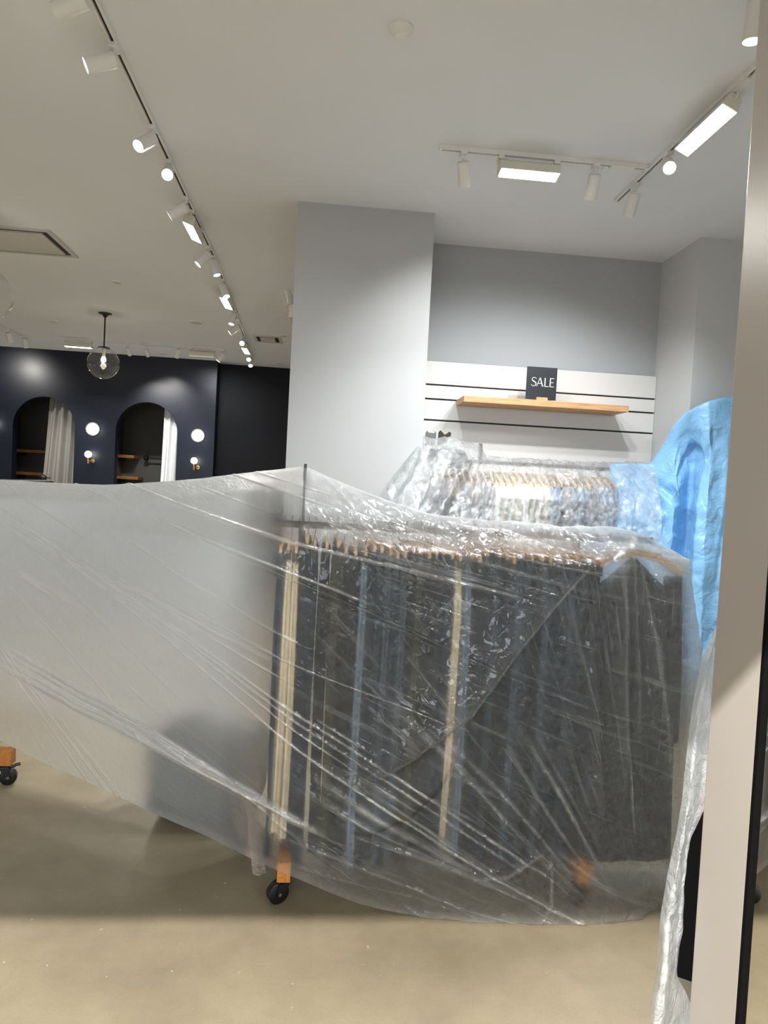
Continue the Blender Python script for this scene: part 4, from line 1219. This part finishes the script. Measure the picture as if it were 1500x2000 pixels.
lt = 'on the long left track'
spot(-0.947, 2.76, (-0.9, 0.15, -0.35), 'white spotlight cut off by the top edge of the picture '+lt, energy=30)
spot(-0.947, 3.13, (-0.88, -0.22, -0.42), 'white spotlight pointing left nearest the camera '+lt, energy=45)
spot(-0.947, 3.81, (-0.42, -0.62, -0.66), 'bright spotlight facing lower left, second in view '+lt, energy=45)
spot(-0.948, 4.20, (0.15, -0.85, -0.50), 'bright spotlight facing the camera, third in view '+lt, energy=30)
spot(-0.948, 4.72, (-0.80, -0.02, -0.55), 'white spotlight pointing left beside the first floodlight '+lt, energy=45)
flood(-0.949, 5.10, 'y', (-0.35, 0, -0.94), 'nearest lit floodlight '+lt, energy=18, color=WARM, L=0.36)
spot(-0.950, 5.66, (-0.62, -0.15, -0.75), 'spotlight aimed lower left just behind the first floodlight '+lt, energy=45)
spot(-0.950, 5.90, (0.30, -0.05, -0.95), 'spotlight with a bright white lower half '+lt, energy=35)
spot(-0.963, 6.55, (0.35, -0.30, -0.85), 'spotlight aimed lower right just before the second floodlight '+lt, energy=35)
flood(-0.982, 7.05, 'y', (-0.2, 0, -0.98), 'second lit floodlight '+lt, energy=18, color=WARM, L=0.42)
spot(-1.005, 7.72, (-0.15, -0.2, -0.95), 'small downward spotlight beyond the second floodlight '+lt, energy=30)
spot(-1.020, 8.25, (-0.75, -0.1, -0.62), 'spotlight pointing left towards the far end '+lt, energy=45)
spot(-1.045, 9.05, (-0.05, -0.9, -0.45), 'bright spotlight facing the camera just before the third floodlight '+lt, energy=20)
flood(-1.06, 9.55, 'y', (-0.1, 0, -0.99), 'third and farthest lit floodlight '+lt, energy=15, color=WARM, L=0.42)
spot(-1.075, 10.05, (0.05, -0.75, -0.65), 'last but one bright spotlight at the far end '+lt, energy=20)
spot(-1.090, 10.45, (0.05, -0.6, -0.78), 'last bright spotlight at the far end '+lt, energy=20)

spot(0.662, 3.755, (0.22, 0.52, -0.85), 'white spotlight at the left end of the cross track', energy=34, color=COOL, angle=115)
flood(1.015, 3.755, 'x', (0, -0.20, -0.98), 'lit floodlight on the short cross track', energy=26)
spot(1.379, 3.755, (0.04, 0.52, -0.85), 'white spotlight at the right end of the cross track', energy=34, color=COOL, angle=115)
spot(1.685, 3.94, (-0.05, 0.45, -0.90), 'white spotlight at the lower end of the right track', energy=34, color=COOL, angle=115)
spot(1.685, 3.56, (-0.28, -0.80, -0.52), 'glaring spotlight facing the camera below the right floodlight', energy=16, color=COOL)
flood(1.685, 3.16, 'y', (-0.42, 0, -0.90), 'large lit floodlight on the right track', energy=26, L=0.42)
spot(1.43, 2.42, (-0.02, 0.1, -0.99), 'bright spotlight at the top right edge of the picture', energy=30, color=COOL)

flood(-3.39, 10.13, 'x', (0, 0, -1), 'lit floodlight before the navy wall left of the glass pendant', energy=14, color=WARM, L=0.36)
fz = 'before the navy wall'
spot(-2.74, 10.13, (0.15, 0.75, -0.65), 'white spotlight aimed at the wall right of the pendant, left one of two close together', energy=60, angle=60)
spot(-2.49, 10.13, (0.10, 0.80, -0.60), 'white spotlight aimed at the wall right of the pendant, right one of two close together', energy=50, angle=60)
spot(-2.05, 10.13, (-0.30, 0.30, -0.88), 'tilted spotlight left of the unlit floodlight '+fz, energy=45, angle=60)
flood(-1.73, 10.13, 'x', (0, 0.45, -0.89), 'unlit cream floodlight near the corner of the navy wall', energy=10, L=0.34, lens='lit_soft')
spot(-1.44, 10.13, (-0.55, -0.10, -0.80), 'spotlight pointing left at the right end of the far track', energy=35, angle=60)
spot(-4.1, 9.62, (0.05, 0.5, -0.85), 'left of two small downward spotlights at the left edge', energy=40)
spot(-4.1, 10.12, (0.1, 0.4, -0.9), 'right of two small downward spotlights at the left edge', energy=40)
# lamps of the tracks in the part of the shop left of the picture
spot(-4.77, 10.1, (0.05, 0.8, -0.6), 'white spotlight aimed at the navy wall just left of the picture', energy=40, angle=105)
for k, (x, y) in enumerate(((-3.2, 2.6), (-3.2, 4.6), (-4.8, 4.0), (-4.6, 6.5), (-5.6, 8.0))):
    spot(x, y, (-0.1, 0.1, -1), 'white downward ceiling spotlight left of the picture, '+('nearest the camera', 'second in the row', 'outer one', 'before the globe pendant', 'farthest one')[k], energy=60, angle=100, group='ceiling spots left of the picture')

def disc(name, x, y, r, label, cat, hgt=0.022, dome=True, m='white_metal', group=None):
    root = thing(name, (x, y, H), label, cat, group)
    MB().lathe((x, y, H), (0, 0, -1), [(0, r), (hgt*0.3, r), (hgt*0.55, r*0.9), (hgt, r*0.55 if dome else r*0.85)], 30).build('cover', m, root, smooth='auto')
    if dome:
        MB().lathe((x, y, H-hgt), (0, 0, -1), [(0, r*0.5), (hgt*0.25, r*0.42)], 24).build('cap', m, root, smooth='auto')
    else:
        MB().lathe((x, y, H-hgt*0.999), (0, 0, -1), [(0, r*0.75), (0.002, r*0.7)], 24).build('plate', 'panel_grey', root, smooth='auto')
disc('smoke_detector', 0.224, 2.84, 0.05, 'round white smoke detector near the top centre of the ceiling', 'smoke detector', 0.026)
disc('ceiling_disc', -2.009, 6.982, 0.055, 'small white ceiling disc above the glass pendant', 'ceiling disc', 0.012, False)
disc('ceiling_disc', -3.326, 9.04, 0.06, 'small white ceiling disc left of the pendant rod', 'ceiling disc', 0.012, False)
disc('ceiling_disc', -1.533, 8.49, 0.10, 'larger flat white ceiling disc left of the long track', 'ceiling disc', 0.016, False)
disc('ceiling_disc', -0.539, 8.92, 0.055, 'small white ceiling disc beside the small ceiling vent', 'ceiling disc', 0.012, False)
disc('ceiling_disc', -2.421, 10.85, 0.07, 'small ceiling disc right against the navy wall', 'ceiling disc', 0.012, False)
disc('ceiling_disc', -0.72, 11.0, 0.055, 'small ceiling disc in front of the dark recess', 'ceiling disc', 0.012, False)

def cassette(x0, x1, y0, y1, label):
    cx, cy = (x0+x1)/2, (y0+y1)/2
    root = thing('ceiling_vent', (cx, cy, H), label, 'ceiling vent')
    f = 0.035
    fr = MB()
    for a, b, c, d in ((x0, x1, y0, y0+f), (x0, x1, y1-f, y1), (x0, x0+f, y0+f, y1-f), (x1-f, x1, y0+f, y1-f)):
        fr.box(a, b, c, d, H-0.012, H)
    fr.build('frame', 'panel_grey', root)
    MB().box(x0+f, x1-f, y0+f, y1-f, H-0.002, H-0.0005).build('dark_gap', 'slot', root)
    g = f+0.045
    MB().box(x0+g, x1-g, y0+g, y1-g, H-0.018, H-0.002).build('panel', 'panel_grey', root, bevel=0.003)
cassette(-2.82, -2.125, 5.63, 6.28, 'square ceiling vent with a floating panel at the left edge')
cassette(-0.93, -0.585, 9.02, 9.42, 'small square ceiling vent beside the far end of the long track')

def pendant(x, y, zc, r, label):
    root = thing('globe_pendant', (x, y, H), label, 'pendant lamp')
    MB().lathe((x, y, H), (0, 0, -1), [(0, 0.075), (0.006, 0.075), (0.020, 0.035), (0.05, 0.012)], 24).build('canopy', 'black', root, smooth='auto')
    MB().cyl((x, y, H-0.04), (x, y, zc+r+0.005), 0.0085, 12).build('rod', 'black', root, smooth='auto')
    cp = MB().lathe((x, y, zc+r+0.012), (0, 0, -1), [(0, 0.03), (0.006, 0.06), (0.022, 0.072)], 24).build('cap', 'black', root, smooth='auto')
    MB().cyl((x, y, zc+r), (x, y, zc+0.075), 0.018, 14).build('socket', 'cream_metal', cp, smooth='auto')
    MB().lathe((x, y, zc+0.078), (0, 0, -1), [(0, 0.012), (0.02, 0.024), (0.045, 0.028), (0.065, 0.018), (0.072, 0.004)], 18).build('bulb', 'bulb', cp, smooth='auto')
    a0 = math.asin(0.065/r)
    prof = [(r-r*math.cos(a), r*math.sin(a)) for a in np.linspace(a0, math.pi-0.001, 26)]
    MB().lathe((x, y, zc+r), (0, 0, -1), prof, 40, False, True).build('globe', 'globe', root, smooth=True)
    lamp('pendant_lamp', 'POINT', (x, y, zc+0.03), (0, 0, -1), 4, WARM, 0.03)
pendant(-2.53, 8.40, 2.735, 0.176, 'clear glass globe pendant on a black rod in front of the navy wall')
pendant(-2.52, 5.52, 2.757, 0.188, 'clear glass globe pendant cut off by the left edge')

def emergency():
    root = thing('emergency_light', (-0.233, 4.95, 2.62), 'white twin emergency light fixed to the left side of the column', 'emergency light')
    MB().box(-0.272, -0.233, 4.86, 5.10, 2.605, 2.70).build('housing', 'cream_metal', root, bevel=0.010, seg=3)
    for yy, dx in ((4.87, -0.8), (5.09, -0.9)):
        c = Vector((-0.292, yy, 2.735))
        d = Vector((dx, -0.55, -0.35)).normalized()
        q = d.to_track_quat('Z', 'Y').to_matrix()
        hd = MB().obox(c, 0.085, 0.10, 0.05, q).build('lamp_head', 'cream_metal', root, bevel=0.014, seg=3, smooth='auto')
        for k in range(-2, 3):
            MB().obox(c+d*0.026+q @ Vector((0, k*0.018, 0)), 0.068, 0.009, 0.006, q).build('lens_rib', 'panel_grey', hd)
        MB().cyl(c-d*0.02, (-0.255, yy+0.03, 2.69), 0.010, 10).build('bracket', 'cream_metal', root, smooth='auto')
emergency()

# ------------------------------------------------------------------ fitting room wall fixtures
def disc_sconce(x, z, label):
    root = thing('round_wall_lamp', (x, 11.2, z), label, 'wall lamp')
    MB().lathe((x, 11.199, z), (0, -1, 0), [(0, 0.108), (0.012, 0.108), (0.020, 0.102), (0.020, 0.088)], 36, True, False).build('rim', 'grey_metal', root, smooth='auto')
    MB().lathe((x, 11.19, z), (0, -1, 0), [(0, 0.086), (0.03, 0.082), (0.045, 0.064), (0.05, 0.03)], 36).build('diffuser', 'lit', root, smooth='auto')
    lamp('sconce_lamp', 'POINT', (x, 11.05, z), (0, -1, 0), 1.6, (0.95, 0.97, 1.0), 0.06)
disc_sconce(-3.49, 2.143, 'round white wall lamp between the two arches')
disc_sconce(-1.92, 2.136, 'round white wall lamp right of the right arch')
disc_sconce(-4.98, 2.145, 'round white wall lamp just outside the left edge')
def globe_sconce(x, z, label):
    root = thing('globe_wall_lamp', (x, 11.2, z), label, 'wall lamp')
    MB().cyl((x+0.045, 11.199, z-0.10), (x+0.045, 11.185, z-0.10), 0.03, 20).build('wall_plate', 'brass', root, smooth='auto')
    MB().tube([(x+0.045, 11.19, z-0.10), (x+0.045, 11.13, z-0.10), (x+0.02, 11.11, z-0.10), (x+0.004, 11.10, z-0.09), (x, 11.10, z-0.05)], 0.011, 10).build('arm', 'brass', root, smooth='auto')
    MB().cyl((x+0.004, 11.10, z-0.14), (x, 11.10, z-0.045), 0.017, 14).build('stem', 'brass', root, smooth='auto')
    prof = [(0.05-0.05*math.cos(a), 0.05*math.sin(a)) for a in np.linspace(0.01, math.pi-0.01, 16)]
    MB().lathe((x, 11.10, z-0.05), (0, 0, 1), prof, 24).build('globe', 'lit', root, smooth=True)
    lamp('sconce_lamp', 'POINT', (x, 11.0, z), (0, -1, 0), 0.5, WARM, 0.05)
globe_sconce(-3.515, 1.755, 'small white globe wall lamp on a brass arm between the two arches')
globe_sconce(-1.945, 1.745, 'small white globe wall lamp on a brass arm right of the right arch')

def curtain(x0t, x1t, x0b, x1b, y, zt, zb, n, m, label):
    P = []
    for k in range(30):
        f = k/29
        z = zt+(zb-zt)*f
        row = []
        for i in range(n*14+1):
            g = i/(n*14)
            a = x0t+(x0b-x0t)*f
            b = x1t+(x1b-x1t)*f
            ph = g*n*2*math.pi
            row.append((a+(b-a)*g+0.008*math.sin(ph*0.5+f*2), y+0.045*math.sin(ph+0.5*math.sin(f*3))*(0.7+0.3*f)+0.012*math.sin(ph*0.37+3*f), z))
        P.append(row)
    root = thing('curtain', ((x0t+x1t)/2, y, zb), label, 'curtain')
    o = MB().grid(P).build('cloth', m, root, smooth=True)
    so = o.modifiers.new('thickness', 'SOLIDIFY')
    so.thickness = 0.004
    MB().cyl((min(x0t, x0b)-0.3, y, zt+0.02), (x1t+0.2, y, zt+0.02), 0.012, 12).build('curtain_rod', 'black', root, smooth='auto')
curtain(-4.22, -3.60, -4.40, -3.60, 11.47, 2.80, 0.05, 5, 'curtain', 'grey linen curtain in the left arch of the navy wall')
curtain(-2.49, -2.0, -2.56, -2.0, 11.47, 2.80, 0.05, 4, 'curtain_spotlit', 'pale spotlit curtain in the right arch of the navy wall')
kb = MB().lathe((-4.172, 11.1, 1.365), (0, 0, 1), [(0.05-0.05*math.cos(a), 0.05*math.sin(a)) for a in np.linspace(0.01, math.pi-0.01, 14)], 20).build('curtain_knob', 'black', smooth=True)
def booth_shelf(x0, x1, z, label):
    root = thing('booth_shelf', (x0, 12.4, z), label, 'shelf')
    MB().box(x0, x1, 12.22, 12.598, z, z+0.05).build('board', 'shelf_wood', root, bevel=0.003)
    MB().box(x0+0.04, x0+0.06, 12.3, 12.598, z-0.05, z).build('bracket', 'black', root)
booth_shelf(-5.06, -4.56, 1.755, 'upper small wooden shelf inside the left arch')
booth_shelf(-5.06, -4.50, 1.385, 'lower small wooden shelf inside the left arch')
booth_shelf(-3.415, -3.13, 1.755, 'upper small wooden shelf inside the right arch')
booth_shelf(-3.415, -3.05, 1.40, 'lower small wooden shelf inside the right arch')
hr = thing('wall_bar', (-2.9, 12.45, 1.78), 'black wall bar with a round knob inside the right arch', 'wall bar')
MB().cyl((-2.98, 12.45, 1.775), (-2.2, 12.45, 1.775), 0.014, 12).build('bar', 'black', hr, smooth='auto')
MB().lathe((-3.03, 12.45, 1.775), (1, 0, 0), [(0.045-0.045*math.cos(a), 0.045*math.sin(a)) for a in np.linspace(0.01, math.pi-0.01, 12)], 18).build('knob', 'black', hr, smooth=True)
MB().cyl((-2.985, 12.45, 1.775), (-2.985, 12.598, 1.775), 0.012, 10).build('bracket', 'black', hr, smooth='auto')
bpy.data.objects.remove(kb)
tb = thing('holdback', (-4.172, 11.2, 1.365), 'round black knob showing above the sheet below the left arch', 'holdback')
MB().lathe((-4.172, 11.19, 1.365), (0, -1, 0), [(0.05-0.05*math.cos(a), 0.05*math.sin(a)) for a in np.linspace(0.01, math.pi-0.01, 14)], 20).build('knob', 'black', tb, smooth=True)
MB().cyl((-4.172, 11.19, 1.365), (-4.172, 11.42, 1.365), 0.01, 10).build('stem', 'black', tb, smooth='auto')
